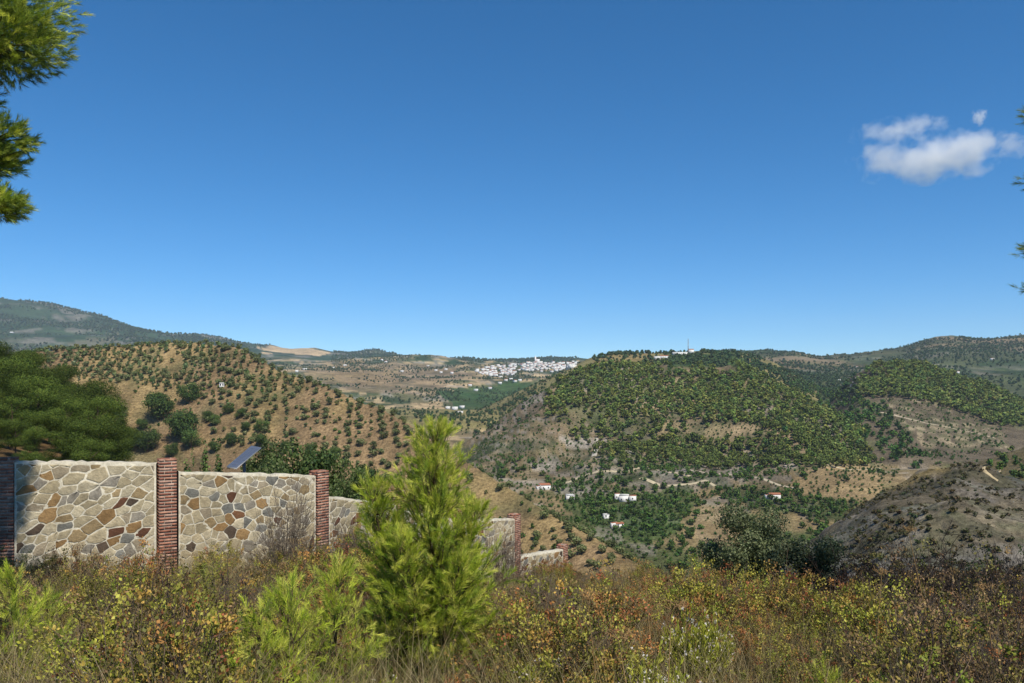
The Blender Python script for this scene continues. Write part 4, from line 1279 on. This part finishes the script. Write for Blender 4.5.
def put_pine(px, Y, h, seed, label, **kw):
    p = wpt(px, Y); z0 = gz(p)
    t, g, n = young_pine(seed, h, **kw)
    o = obj("young_pine", None, loc=(*p, z0), cat="tree", group="young pines in the scrub", label=label)
    obj("stem", t.mesh("stem", M_BARK), o); obj("needles", g.mesh("needles", M_NEEDLE), o)
    print(label, n, "shoots", round(z0, 2))
Ym = 8.8
zg0 = gz(wpt(432, Ym))
hm = zpx(421, Ym) - zg0 - 0.16
put_pine(432, Ym, hm, 201, "tall bright yellow-green young pine standing in the middle of the scrub", spread=0.35, nb=8, step=0.125, npn=56, k=1.42,
         leaders=[(-.15, 0, .4, -0.66, -.1, hm - .62), (.1, .1, .5, .5, .1, hm - .85), (-.1, -.2, .3, -.3, -.5, hm - 1.1), (.1, -.2, .3, .35, -.5, hm - 1.3)])
put_pine(288, 6.9, 1.2, 202, "bushy low young pine directly left of the tall young pine", spread=0.42, nb=6)
put_pine(334, 7.4, 1.3, 203, "young pine half merged with the lower left branches of the tall one", spread=0.42, nb=6)
put_pine(258, 6.4, 0.85, 204, "smallest young pine at the left of the bright green clump", spread=0.5, nb=6)
put_pine(12, 8.4, 1.15, 205, "bright young pine at the left edge below the shaded pillar", spread=0.5, nb=6)
put_pine(46, 9.6, 0.8, 206, "little young pine in the scrub under the first stone panel", spread=0.5, nb=6)
put_pine(822, 7.4, 0.62, 207, "tiny green pine seedling among rusty scrub at the right", spread=0.4, nb=5)

# ---- the two large pines whose branches enter the frame
def branch_pine(seed, base, lobes, trunk, n_per, colset, name_label):
    rg = np.random.default_rng(seed)
    t, g = Geo(), Geo()
    base = np.array(base)
    t.tube(np.array(trunk) - base, np.linspace(.24, .05, len(trunk)), 10, lin(116, 96, 80) * .6)
    tr = np.array(trunk)
    for (c, r, n) in lobes:
        n = int(n * 1.5)
        c = np.array(c); r = np.array(r)
        z0 = c[2] - 0.5 * r[2] - 0.8
        tb = np.array([np.interp(z0, tr[:, 2], tr[:, 0]), np.interp(z0, tr[:, 2], tr[:, 1]), z0])
        mid_ = (tb + c) / 2 + np.array([0, 0, -.1])
        t.tube(np.array([tb, mid_, c]) - base, [.07, .045, .02], 6, lin(116, 96, 80) * .55)
        d = rg.normal(size=(n, 3)); d /= np.linalg.norm(d, axis=1)[:, None]
        rad = np.minimum(1.06, (0.35 + 0.65 * rg.random(n) ** .6) * (1 + .08 * rg.normal(size=n)))
        p = c + d * rad[:, None] * r
        ax = d * np.array([1, 1, .6]) + np.array([0, 0, .45]) + .35 * rg.normal(size=(n, 3))
        for q in rg.choice(n, min(n, 60), replace=False):
            t.tube(np.array([c + (p[q] - c) * .1, c + (p[q] - c) * .55 + np.array([0, 0, -.04]), p[q]]) - base, [.014, .009, .004], 4, lin(116, 96, 80) * .5)
        needles(g, rg, p - base, ax, np.full(n, .12), n_per, .078, .005, colset, 1.2)
    o = obj("pine_tree", None, loc=base, cat="tree", label=name_label)
    obj("trunk", t.mesh("trunk", M_BARK), o); obj("crown", g.mesh("crown", M_NEEDLE), o)
bx, by = -9.4, 10.2
branch_pine(301, (bx, by, gz((bx, by))), [
    ((-7.1, 10.0, 4.85), (1.45, 1.2, .6), 1500), ((-6.5, 9.9, 4.3), (.85, .8, .42), 800), ((-7.3, 10.0, 3.75), (.75, .7, .22), 260),
    ((-6.6, 10.0, 3.12), (.52, .5, .2), 330), ((-6.75, 10.0, 2.85), (.5, .5, .2), 300), ((-6.6, 10.0, 2.27), (.45, .45, .16), 330),
    ((-8.0, 10.8, 7.1), (1.1, 1.1, .9), 2200), ((-7.6, 10.0, 8.5), (1.2, 1.1, .9), 2000), ((-8.6, 10.9, 6.6), (1.1, 1.1, .9), 700), ((-6.75, 9.5, 6.3), (1.2, 1.1, .9), 600), ((-7.6, 9.2, 6.6), (1.3, 1.3, .9), 600), ((-8.4, 10.4, 5.6), (1.6, 1.6, 1.0), 700), ((-9.6, 10.6, 6.8), (1.5, 1.5, 1.1), 500),
    ((-9.4, 9.4, 4.2), (1.3, 1.2, .8), 350), ((-10.6, 10.6, 4.6), (1.2, 1.2, .8), 350)],
    [(bx, by, gz((bx, by)) - .4), (bx + .1, by, 0), (bx + .15, by + .1, 3), (bx + .1, by, 7), (bx + .3, by, 9)], 34, 1.25 * np.concatenate([NEED[1:4], NEED_D]), "large pine whose leafy branches hang into the upper left corner")
bx, by = 10.4, 12.3
branch_pine(302, (bx, by, gz((bx, by))), [
    ((8.45, 12, 4.1), (.75, .5, .14), 150), ((8.6, 12, 3.1), (.85, .5, .12), 130), ((8.5, 12, 2.05), (.8, .5, .16), 150), ((8.5, 12, 1.45), (.78, .5, .1), 110),
    ((9.6, 12.3, 5.2), (1.2, 1.2, .8), 500), ((10.6, 12.3, 6.0), (1.3, 1.3, .9), 400), ((10.2, 12.5, 3.4), (1.2, 1.2, .9), 400), ((10.6, 12.6, 2.0), (1.2, 1.1, .7), 300)],
    [(bx, by, gz((bx, by)) - .4), (bx, by, 0), (bx - .05, by + .1, 3), (bx, by, 6.4)], 30, NEED_D, "pine whose branch tips just touch the right edge of the frame")

# ================================================================== scrub of the foreground
def stems(g, rg, n, h, spread, r0, col, sub=3, sides=3, bend=0.25):
    ends = []
    for i in range(n):
        a = rg.random() * 6.28; sp = spread * math.sqrt(rg.random())
        hh = h * (0.6 + 0.45 * rg.random()) * (1 - 0.35 * (sp / spread) ** 2)
        b = np.array([math.cos(a), math.sin(a), 0]) * sp * 0.2
        e = np.array([math.cos(a) * sp, math.sin(a) * sp, hh])
        pts_ = [b + np.array([0, 0, -.08]), b + (e - b) * .35 + rg.normal(size=3) * .03, b + (e - b) * .7 + rg.normal(size=3) * .04 + np.array([0, 0, bend * .1]), e]
        g.tube(pts_, [r0, r0 * .8, r0 * .55, r0 * .3], sides, col)
        ends.append(pts_)
        for s in range(sub):
            f0 = 0.35 + 0.55 * rg.random()
            p0 = b + (e - b) * f0
            d = (e - b) / np.linalg.norm(e - b) + rg.normal(size=3) * .55
            d /= np.linalg.norm(d); d[2] = abs(d[2])
            L = h * (0.15 + 0.22 * rg.random())
            q = [p0, p0 + d * L * .5 + rg.normal(size=3) * .015, p0 + d * L]
            g.tube(q, [r0 * .5, r0 * .4, r0 * .2], sides, col)
            ends.append(q)
    return ends

def along(ends, rg, n, lo=0.3):
    k = rg.integers(0, len(ends), n)
    out_ = np.zeros((n, 3)); dd = np.zeros((n, 3))
    for i in range(n):
        pts_ = ends[k[i]]
        t = (lo + (1 - lo) * rg.random()) * (len(pts_) - 1)
        j = min(int(t), len(pts_) - 2)
        out_[i] = pts_[j] + (pts_[j + 1] - pts_[j]) * (t - j)
        dd[i] = pts_[j + 1] - pts_[j]
    return out_, dd / (np.linalg.norm(dd, axis=1)[:, None] + 1e-9)

def leaves(g, rg, p, n, size, aspect, colset, jit=0.04, up=0.3, k=0.75):
    d = rg.normal(size=(n, 3)) + np.array([0, 0, up]); d /= np.linalg.norm(d, axis=1)[:, None]
    b = np.cross(d, rg.normal(size=(n, 3))); b /= np.linalg.norm(b, axis=1)[:, None] + 1e-9
    s = size * (0.6 + 0.8 * rg.random(n))
    c = colset[rg.integers(0, len(colset), n)] * (0.7 + 0.6 * rg.random(n))[:, None] * k
    g.quads(p + rg.normal(size=(n, 3)) * jit, d * s[:, None] * .5, b * (s * aspect)[:, None] * .5, c)

KS = 1.62
C_OLV = KS * np.stack([lin(124, 120, 48), lin(108, 104, 44), lin(138, 128, 54), lin(92, 92, 40), lin(150, 120, 56)])
C_YEL = KS * .76 * np.stack([lin(146, 144, 54), lin(132, 138, 50), lin(158, 150, 66), lin(118, 128, 46), lin(156, 136, 64)])
C_RUST = KS * .92 * np.stack([lin(150, 96, 56), lin(136, 82, 50), lin(158, 114, 62), lin(122, 92, 54), lin(120, 108, 50), lin(140, 120, 54)])
C_BRN = KS * np.stack([lin(112, 90, 60), lin(96, 76, 54), lin(126, 104, 66), lin(106, 100, 52)])
C_STEM = lin(128, 108, 88) * .7
C_GREY = lin(146, 130, 112) * .62
def scrub_mesh(seed, kind):
    rg = np.random.default_rng(seed)
    s, f, fl = Geo(), Geo(), None
    if kind in ("olive", "yellow", "rust", "brown"):
        cs = dict(olive=C_OLV, yellow=C_YEL, rust=C_RUST, brown=C_BRN)[kind]
        e = stems(s, rg, 26, 0.98, 0.52, .006, C_STEM if kind != "brown" else lin(104, 92, 84) * .55, sub=5)
        n = dict(olive=4800, yellow=5000, rust=4300, brown=2600)[kind]
        # leaves sit in sprays, each spray with its own tone and gaps between them
        nc = dict(olive=120, yellow=130, rust=115, brown=75)[kind]
        cpos, cd = along(e, rg, nc, 0.28)
        other = C_RUST if kind in ("olive", "yellow") else C_YEL
        per = 38
        ci = cs[rg.integers(0, len(cs), nc)]
        sw = rg.random(nc) < 0.16
        ci[sw] = other[rg.integers(0, len(other), sw.sum())]
        tone = (0.55 + 0.7 * rg.random(nc))[:, None]
        pp = np.repeat(cpos, per, 0) + rg.normal(size=(nc * per, 3)) * np.repeat(0.018 + 0.026 * rg.random(nc), per)[:, None] + np.repeat(cd, per, 0) * (0.06 * (rg.random(nc * per) - .3))[:, None]
        dd = rg.normal(size=pp.shape) * .8 + np.repeat(cd, per, 0) + np.array([0, 0, .2]); dd /= np.linalg.norm(dd, axis=1)[:, None]
        bb = np.cross(dd, rg.normal(size=pp.shape)); bb /= np.linalg.norm(bb, axis=1)[:, None] + 1e-9
        sz = .025 * (.6 + .8 * rg.random(len(pp)))
        f.quads(pp, dd * sz[:, None] * .5, bb * sz[:, None] * .3, np.repeat(ci * tone, per, 0) * (.75 + .5 * rg.random(len(pp)))[:, None] * .9)
    elif kind == "grey":
        e = stems(s, rg, 34, 0.95, 0.55, .006, C_GREY, sub=8, sides=3)
        e2 = []
        p, d = along(e, rg, 420, .3)
        for q, dd in zip(p, d):
            v = dd + rg.normal(size=3) * .7; v[2] = abs(v[2])
            s.tube([q, q + v * .06, q + v * .12 + rg.normal(size=3) * .015], [.0026, .002, .0012], 3, C_GREY * (0.7 + .6 * rg.random()))
        p, d = along(e, rg, 420, .4)
        leaves(f, rg, p, 420, .02, .5, np.stack([lin(150, 136, 118), lin(128, 112, 92), lin(170, 160, 146)]), .03, k=.65)
    elif kind == "flower":
        e = stems(s, rg, 40, 0.62, 0.34, .004, lin(140, 136, 64) * .6, sub=4, bend=.3)
        p, d = along(e, rg, 3600, .15)
        n = 3600
        dd = d + rg.normal(size=(n, 3)) * .45 + np.array([0, 0, .4]); dd /= np.linalg.norm(dd, axis=1)[:, None]
        b = np.cross(dd, rg.normal(size=(n, 3))); b /= np.linalg.norm(b, axis=1)[:, None] + 1e-9
        ll = .05 * (.6 + .7 * rg.random(n))
        f.quads(p + dd * ll[:, None] * .5, dd * ll[:, None] * .5, b * .0062, np.stack([lin(170, 174, 54), lin(150, 160, 50), lin(182, 178, 80)])[rg.integers(0, 3, n)] * (.65 + .45 * rg.random(n))[:, None] * 1.1)
        fl = Geo()
        tops = np.array([q[-1] for q in e])
        pick = tops[rg.choice(len(tops), 120, replace=True)] + rg.normal(size=(120, 3)) * .02
        nf = 120 * 7
        pf = np.repeat(pick, 7, 0)
        leaves(fl, rg, pf, nf, .017, .9, np.stack([lin(222, 210, 194), lin(200, 186, 168), lin(232, 224, 212)]), .009, k=.95)
    return s.mesh("stems", M_BARK), f.mesh("foliage", M_FOL), (fl.mesh("flower_heads", M_FOL) if fl else None)
KINDS = {k: [scrub_mesh(400 + 10 * i + j, k) for j in range(4)] for i, k in enumerate(("olive", "yellow", "rust", "brown", "grey", "flower"))}
KNAME = dict(olive=("leafy_shrub", "olive-green leafy shrub"), yellow=("leafy_shrub", "yellow-green leafy shrub"), rust=("rusty_shrub", "rust-tinged drying shrub"),
             brown=("dry_shrub", "brown half-dry twiggy shrub"), grey=("bare_shrub", "bare grey shrub"), flower=("seedhead_plant", "herb with white seed heads"))
ZONES = [(-200, 165, "in front of the first stone panel"), (165, 330, "in front of the second stone panel"), (330, 500, "around the foot of the tall young pine"),
         (500, 610, "below the low end of the stone wall"), (610, 720, "between wall end and olive bush"), (720, 870, "below the dark olive bush"), (870, 1300, "below the dead tree at the right")]
def put_scrub(kind, p, sc, rz, j, label=None):
    s, f, fl = KINDS[kind][j]
    px = 512 + F_PX * p[0] / p[1]
    z = next(t for a, b, t in ZONES if a <= px < b)
    near = "near the camera" if p[1] < 8 else "farther back"
    lab = label or f"{KNAME[kind][1]} {z}, {near}"
    o = obj(KNAME[kind][0], None, loc=p, rz=rz, sc=sc, cat="shrub" if kind != "flower" else "wild plant", label=lab, group=KNAME[kind][1] + " scrub")
    obj("stems", s, o); obj("foliage", f, o)
    if fl: obj("seed_heads", fl, o, kind="stuff")
rng = np.random.default_rng(77)
WX = np.array([w[0] for w in W3]); WY = np.array([w[1] for w in W3])
def fore_points(spacing, y0, y1, rg, margin=0.75):
    m = 40
    a = np.arange(-14, 16, spacing); b = np.arange(y0, y1, spacing)
    X, Y = np.meshgrid(a, b)
    X = X + (rg.random(X.shape) - .5) * spacing * .9; Y = Y + (rg.random(Y.shape) - .5) * spacing * .9
    X = X.ravel(); Y = Y.ravel()
    lim = np.interp(X, WX, WY, left=16.4, right=22) - margin
    lim = np.where(X > 2.2, np.interp(X, [2.5, 5.2, 7, 12], [33, 28, 18, 14.5]), lim)
    k = (Y < lim) & (np.abs(X / Y) < 0.72) & (Y > 3.6)
    X, Y = X[k], Y[k]
    return np.stack([X, Y, zat(X, Y)], 1)
fp = fore_points(0.70, 5.0, 31, rng)
CLEAR = [(432, 8.8, .75, 3.0), (288, 6.9, .55, 2.2), (334, 7.4, .55, 2.4), (258, 6.4, .45, 1.6), (12, 8.4, .55, 2.4), (46, 9.6, .4, .8), (822, 7.4, .35, 1.0),
         (690, 9.5, .6, 3.6), (648, 7.5, .5, 2.2), (672, 7.0, .35, 1.4), (110, 8.2, .35, .9), (90, 6.8, .35, .8), (545, 7.6, .4, 1.0), (712, 9.9, .4, .6)]
# thin out the far part that the near scrub hides
px, py = pxy(fp)
cnt = {}
for i, p in enumerate(fp):
    if p[1] > 13 and rng.random() < 0.45: continue
    low = 1.0
    for (cx_, cy_, rad_, front_) in CLEAR:
        q_ = wpt(cx_, cy_)
        if np.hypot(p[0] - q_[0], p[1] - q_[1]) < rad_ * .8: low = 0
        elif abs(p[0] - q_[0] * p[1] / q_[1]) < rad_ and 0 < q_[1] - p[1] < front_ + .8: low = min(low, 0.45)
    if low == 0: continue
    x = px[i]
    nzv = float(fbm(np.array([p[0] / 1.7]), np.array([p[1] / 1.7]), 70, 3)[0]); n2 = float(fbm(np.array([p[0] / 2.3]), np.array([p[1] / 2.3]), 71, 3)[0])
    w = dict(olive=1.0, yellow=0.7, rust=0.5, brown=0.6, grey=0.10, flower=0.05)
    if x > 700: w.update(rust=1.3, yellow=.7, olive=.5, brown=.6)
    if 40 < x < 330: w.update(olive=1.3, brown=.8, rust=.5)
    if 490 < x < 620: w.update(grey=.45, brown=.8)
    if 620 < x < 800 and p[1] < 8.5: w.update(grey=.35, brown=1.0, flower=.2)
    if x > 860 and p[1] > 9: w.update(grey=.9, brown=1.6, yellow=.2)
    if nzv > .25: w['yellow'] *= 4
    if nzv < -.25: w['brown'] *= 2.6
    if n2 > .3: w['rust'] *= 4
    ks = list(w); ww = np.array([w[k] for k in ks]); kd = ks[rng.choice(len(ks), p=ww / ww.sum())]
    sc = (0.66 + 0.8 * rng.random() ** 1.3) * (1.0 if kd != "flower" else 1.05)
    if x < 330 and p[1] > 9.5: sc *= 0.86
    if 400 < x < 640 and p[1] > 11: sc *= 0.62
    if x > 840 and p[1] > 10 and kd in ('grey', 'brown'): sc *= 1.25
    sc *= low
    cnt[kd] = cnt.get(kd, 0) + 1
    put_scrub(kd, p, sc, rng.random() * 6.28, rng.integers(0, 4))
print(cnt)
for x, Y, sc, lab in ((690, 9.5, (.95, .95, 1.5), "largest yellow-green herb topped with white seed heads right of centre"), (648, 7.5, (1.0, 1.0, 1.3), "yellow-green herb with white fluffy heads left of the largest one"), (672, 7.0, (.9, .9, 1.05), "front yellow-green herb with few white heads near the lower edge"),
                      (110, 8.2, .9, "herb with scattered white heads in the scrub at the left"), (90, 6.8, .9, "herb with white heads low in the left foreground"), (545, 7.6, 1.0, "herb with white heads right of the tall young pine"), (712, 9.9, (.8, .8, 1.3), "pale herb with white heads behind the largest one")):
    p = wpt(x, Y)
    put_scrub("flower", np.array([*p, gz(p)]), sc, x, int(x) % 4, lab)

for x, Y, sc, lab in ((287, 15.4, (1.1, 1.1, 2.3), "tall bare grey bush standing against the second stone panel"), (345, 18.0, (1.2, 1.2, 1.7), "bare grey bush in front of the third stone panel"),
                      (502, 20.5, (1.3, 1.3, 2.0), "bare grey bush against the wall panel right of the tall young pine"), (545, 15.5, (1.2, 1.2, 1.1), "spreading bare grey bush below the low end of the wall")):
    p = wpt(x, Y)
    put_scrub("grey", np.array([*p, gz(p)]), sc, x, int(x) % 4, lab)
# ---- low leaves, litter and dry grass under the shrubs
rng = np.random.default_rng(88)
def rand_fore(n, ymax=20):
    Y = 3.6 + (ymax - 3.6) * rng.random(n) ** .8; X = (rng.random(n) - .5) * 1.46 * Y
    lim = np.interp(X, WX, WY, left=16.4, right=24) - .3
    k = Y < lim; X, Y = X[k], Y[k]
    return np.stack([X, Y, zat(X, Y)], 1)
p = rand_fore(60000)
g = Geo()
p[:, 2] += 0.02 + 0.28 * rng.random(len(p)) ** 1.5
leaves(g, rng, p, len(p), .028, .55, np.concatenate([C_OLV, C_RUST, C_BRN]), .0, k=.7)
obj("undergrowth", g.mesh("undergrowth", M_FOL), kind="stuff")
p = rand_fore(3800)
g = Geo()
nbld = 18
B = np.repeat(p, nbld, 0); n = len(B)
B[:, :2] += rng.normal(size=(n, 2)) * .05; B[:, 2] -= .03
d = rng.normal(size=(n, 3)) * .32; d[:, 2] = 1; d /= np.linalg.norm(d, axis=1)[:, None]
L = .3 + .85 * rng.random(n) ** 1.4
tip = B + d * L[:, None]; midp = B + d * L[:, None] * .55; tip[:, :2] += d[:, :2] * L[:, None] * .5
side = np.cross(d, rng.normal(size=(n, 3))); side /= np.linalg.norm(side, axis=1)[:, None]; side *= .0022
c = np.stack([lin(184, 162, 112), lin(160, 140, 96), lin(150, 146, 90), lin(196, 178, 134)])[rng.integers(0, 4, n)] * (.6 + .4 * rng.random(n))[:, None] * .9
Vv = np.stack([B - side, B + side, midp + side * .8, midp - side * .8, tip], 1).reshape(-1, 3)
i5 = np.arange(n) * 5
g.add(Vv, np.stack([i5, i5 + 1, i5 + 2, i5 + 3], 1), np.repeat(c, 5, 0))
g.f.append(np.stack([i5 + 3, i5 + 2, i5 + 4], 1))
obj("dry_grass", g.mesh("dry_grass", M_FOL), kind="stuff")

# ---- tall dry stalks with umbels
def stalk(seed, h, lean):
    rg = np.random.default_rng(seed)
    s = Geo(); u = Geo()
    c = lin(196, 158, 104) * .7
    top = np.array([lean[0], lean[1], h])
    s.tube([(0, 0, -.1), top * .35 + rg.normal(size=3) * .01, top * .7, top], [.006, .005, .004, .003], 5, c)
    for k in range(12):
        a = rg.random() * 6.28
        e = top + np.array([math.cos(a) * .09 * rg.random() ** .5, math.sin(a) * .09 * rg.random() ** .5, .05])
        u.tube([top, e], [.002, .0015], 3, c)
        for q in range(5):
            d = rg.normal(size=3) * .018
            u.tube([e, e + d], [.002, .003], 3, c * .8)
    return s, u
for i, (x, Y, top, lean, lab) in enumerate([
        (944, 9.4, 532, (-.42, .0), "tall leaning tan stalk with a flat dry umbel at the far right"),
        (655, 9.0, 566, (-.12, 0), "upright tan dry stalk between the wall end and the dark olive bush"),
        (648, 9.8, 574, (.06, 0), "thinner dry stalk beside the upright one left of the dark olive bush"),
        (606, 6.4, 600, (-.15, 0), "dry stalk near the lower edge right of the tall young pine"),
        (664, 5.6, 610, (.05, 0), "pale dry stalk standing among the white-headed herbs"),
        (648, 5.4, 640, (-.2, 0), "short leaning dry stalk at the lower edge beside the herbs"),
        (1003, 8.0, 590, (-.2, 0), "dry stalk at the right edge of the scrub"),
        (872, 8.6, 575, (.1, 0), "thin dry stalk below the dead tree"),
        (540, 9.6, 572, (.1, 0), "thin dry stalk below the low end of the wall")]):
    p = wpt(x, Y); z0 = gz(p); h = zpx(top, Y) - z0
    s, u = stalk(600 + i, max(.5, h), lean)
    o = obj("dry_stalk", None, loc=(*p, z0), cat="dried plant", group="tall dry umbel stalks", label=lab)
    obj("stem", s.mesh("stem", M_FOL), o); obj("umbel", u.mesh("umbel", M_FOL), o)

# ---- dark wild olive bush and the dead tree
OLB = np.stack([lin(104, 112, 72), lin(88, 98, 62), lin(122, 128, 90), lin(76, 86, 54)]) * .9
def bush_at(px, Y, top, wpx, seed, label, colset=OLB, n=30000, name="olive_bush", leaf=.023):
    p = wpt(px, Y); z0 = gz(p); h = zpx(top, Y) - z0; w = wpx / 2 / F_PX * Y
    t, g = leafy(seed, h, w, colset, n, leaf, .02)
    o = obj(name, None, loc=(*p, z0), cat="bush", label=label)
    obj("trunk", t.mesh("trunk", M_BARK), o); obj("crown", g.mesh("crown", M_FOL), o)
bush_at(748, 17.5, 508, 96, 701, "dark grey-green wild olive bush at the edge of the scrub right of centre")
bush_at(812, 17.0, 535, 90, 702, "lower dark olive bush to the right of the taller one", n=22000)
bush_at(985, 16.0, 566, 90, 703, "dark low bush at the right edge above the rusty scrub", DARK, 7000)
def dead_tree(seed, h, w):
    rg = np.random.default_rng(seed); t = Geo(); tw = Geo()
    c = lin(74, 62, 54) * .45
    def grow(p, d, L, r, lev, g):
        n = 4
        pts_ = [p]
        for k in range(n):
            d = d + rg.normal(size=3) * .16; d /= np.linalg.norm(d)
            pts_.append(pts_[-1] + d * L / n)
        g.tube(pts_, np.maximum(.0045, np.linspace(r, r * .55, n + 1)), 6 if lev < 2 else 3, c * (.8 + .4 * rg.random()))
        if lev >= 5: return
        for k in range(3 if lev < 4 else 2):
            q = pts_[rg.integers(2, n + 1)]
            dd = d + rg.normal(size=3) * .75 + np.array([0, 0, .1]); dd /= np.linalg.norm(dd)
            grow(q, dd, L * (.55 + .25 * rg.random()), r * .55, lev + 1, t if lev < 1 else tw)
    for k in range(6):
        a = k * 1.07 + rg.random()
        grow(np.array([0, 0, -.2]), np.array([math.cos(a) * w, math.sin(a) * w, 1.0]), h * .5, .05, 0, t)
    return t, tw
for px_c, Yd, top, sd, lab in ((902, 14.0, 503, 801, "dark leafless dead tree with crooked branches at the right"), (850, 15.6, 548, 802, "smaller leafless grey bush-tree left of the dark dead one"), (945, 13.2, 545, 803, "tangled leafless thorn bush in front of the bare hill at the right")):
    p = wpt(px_c, Yd); z0 = gz(p); h = zpx(top, Yd) - z0
    t, tw = dead_tree(sd, h * .95, .6)
    o = obj("dead_tree", None, loc=(*p, z0), cat="tree", label=lab)
    obj("branches", t.mesh("branches", M_BARK), o); obj("twigs", tw.mesh("twigs", M_BARK), o)

# ================================================================== clouds (outside the haze)
def cloud_mat(name, dens, scale, thr, asp):
    m = bpy.data.materials.new(name); m.use_nodes = True
    nt = m.node_tree; nt.nodes.clear()
    o = N(nt, "ShaderNodeOutputMaterial")
    pv = N(nt, "ShaderNodeVolumePrincipled"); pv.inputs["Color"].default_value = (1, 1, 1, 1); pv.inputs["Anisotropy"].default_value = 0.2
    tc = N(nt, "ShaderNodeTexCoord")
    ln = N(nt, "ShaderNodeVectorMath", operation='LENGTH')
    nt.links.new(tc.outputs["Object"], ln.inputs[0])
    nz1 = N(nt, "ShaderNodeTexNoise", Scale=scale, Detail=7.0, Roughness=0.62, Distortion=0.3)
    vm = N(nt, "ShaderNodeVectorMath", operation='MULTIPLY'); vm.inputs[1].default_value = asp
    nt.links.new(tc.outputs["Object"], vm.inputs[0]); nt.links.new(vm.outputs[0], nz1.inputs["Vector"])
    # density = clamp(noise*a - radius*b - thr)
    a = N(nt, "ShaderNodeMath", operation='MULTIPLY_ADD'); nt.links.new(nz1.outputs[0], a.inputs[0]); a.inputs[1].default_value = 3.2; a.inputs[2].default_value = -thr
    b = N(nt, "ShaderNodeMath", operation='MULTIPLY_ADD'); nt.links.new(ln.outputs["Value"], b.inputs[0]); b.inputs[1].default_value = -1.25; nt.links.new(a.outputs[0], b.inputs[2])
    c = N(nt, "ShaderNodeMath", operation='MAXIMUM'); nt.links.new(b.outputs[0], c.inputs[0]); c.inputs[1].default_value = 0.0
    d = N(nt, "ShaderNodeMath", operation='MULTIPLY'); nt.links.new(c.outputs[0], d.inputs[0]); d.inputs[1].default_value = dens
    nt.links.new(d.outputs[0], pv.inputs["Density"]); nt.links.new(pv.outputs[0], o.inputs["Volume"])
    return m
def cloud(px, py, w, h, depth, rot, dens, scale, thr, label):
    Yc = 5200.0
    import bmesh
    bm = bmesh.new(); bmesh.ops.create_icosphere(bm, subdivisions=3, radius=1.0)
    me = bpy.data.meshes.new("cloud"); bm.to_mesh(me); bm.free()
    me.materials.append(cloud_mat("cloud_vapour", dens, scale, thr, (w / h, 2 * depth / (Yc / F_PX) / h * .8, 1.0)))
    s = Yc / F_PX
    o = obj("cloud", me, loc=((px - 512) * s, Yc, (HZ - py) * s), sc=(w / 2 * s, depth, h / 2 * s), label=label, cat="cloud", group="small white clouds")
    o.rotation_euler = (0, -R(rot), 0)
cloud(936, 157, 190, 56, 260, 5, 0.012, 1.15, 0.66, "larger lower white cloud drifting in the blue sky at the upper right")
cloud(900, 130, 112, 28, 200, 5, 0.007, 1.1, 0.68, "thin wispy cloud just above and left of the larger one")
cloud(979, 117, 18, 20, 60, 30, 0.03, 2.0, 0.7, "tiny round cloud puff above the right end of the larger cloud")

# ================================================================== the air between here and the mountains
m = bpy.data.materials.new("haze_air"); m.use_nodes = True
nt = m.node_tree; nt.nodes.clear()
o = N(nt, "ShaderNodeOutputMaterial"); pv = N(nt, "ShaderNodeVolumePrincipled")
pv.inputs["Color"].default_value = (0.68, 0.82, 1.0, 1); pv.inputs["Density"].default_value = 4.4e-5; pv.inputs["Anisotropy"].default_value = 0.0
nt.links.new(pv.outputs[0], o.inputs["Volume"])
zlo, zhi = float(gZ.min()) - 2.0, float(gZ.max()) + 30.0
print("haze box", zlo, zhi)
g = Geo(); g.box((0, 0, (zlo + zhi) / 2), (16200, 16200, zhi - zlo), 0, (1, 1, 1))
obj("haze", g.mesh("haze", m), kind="stuff")
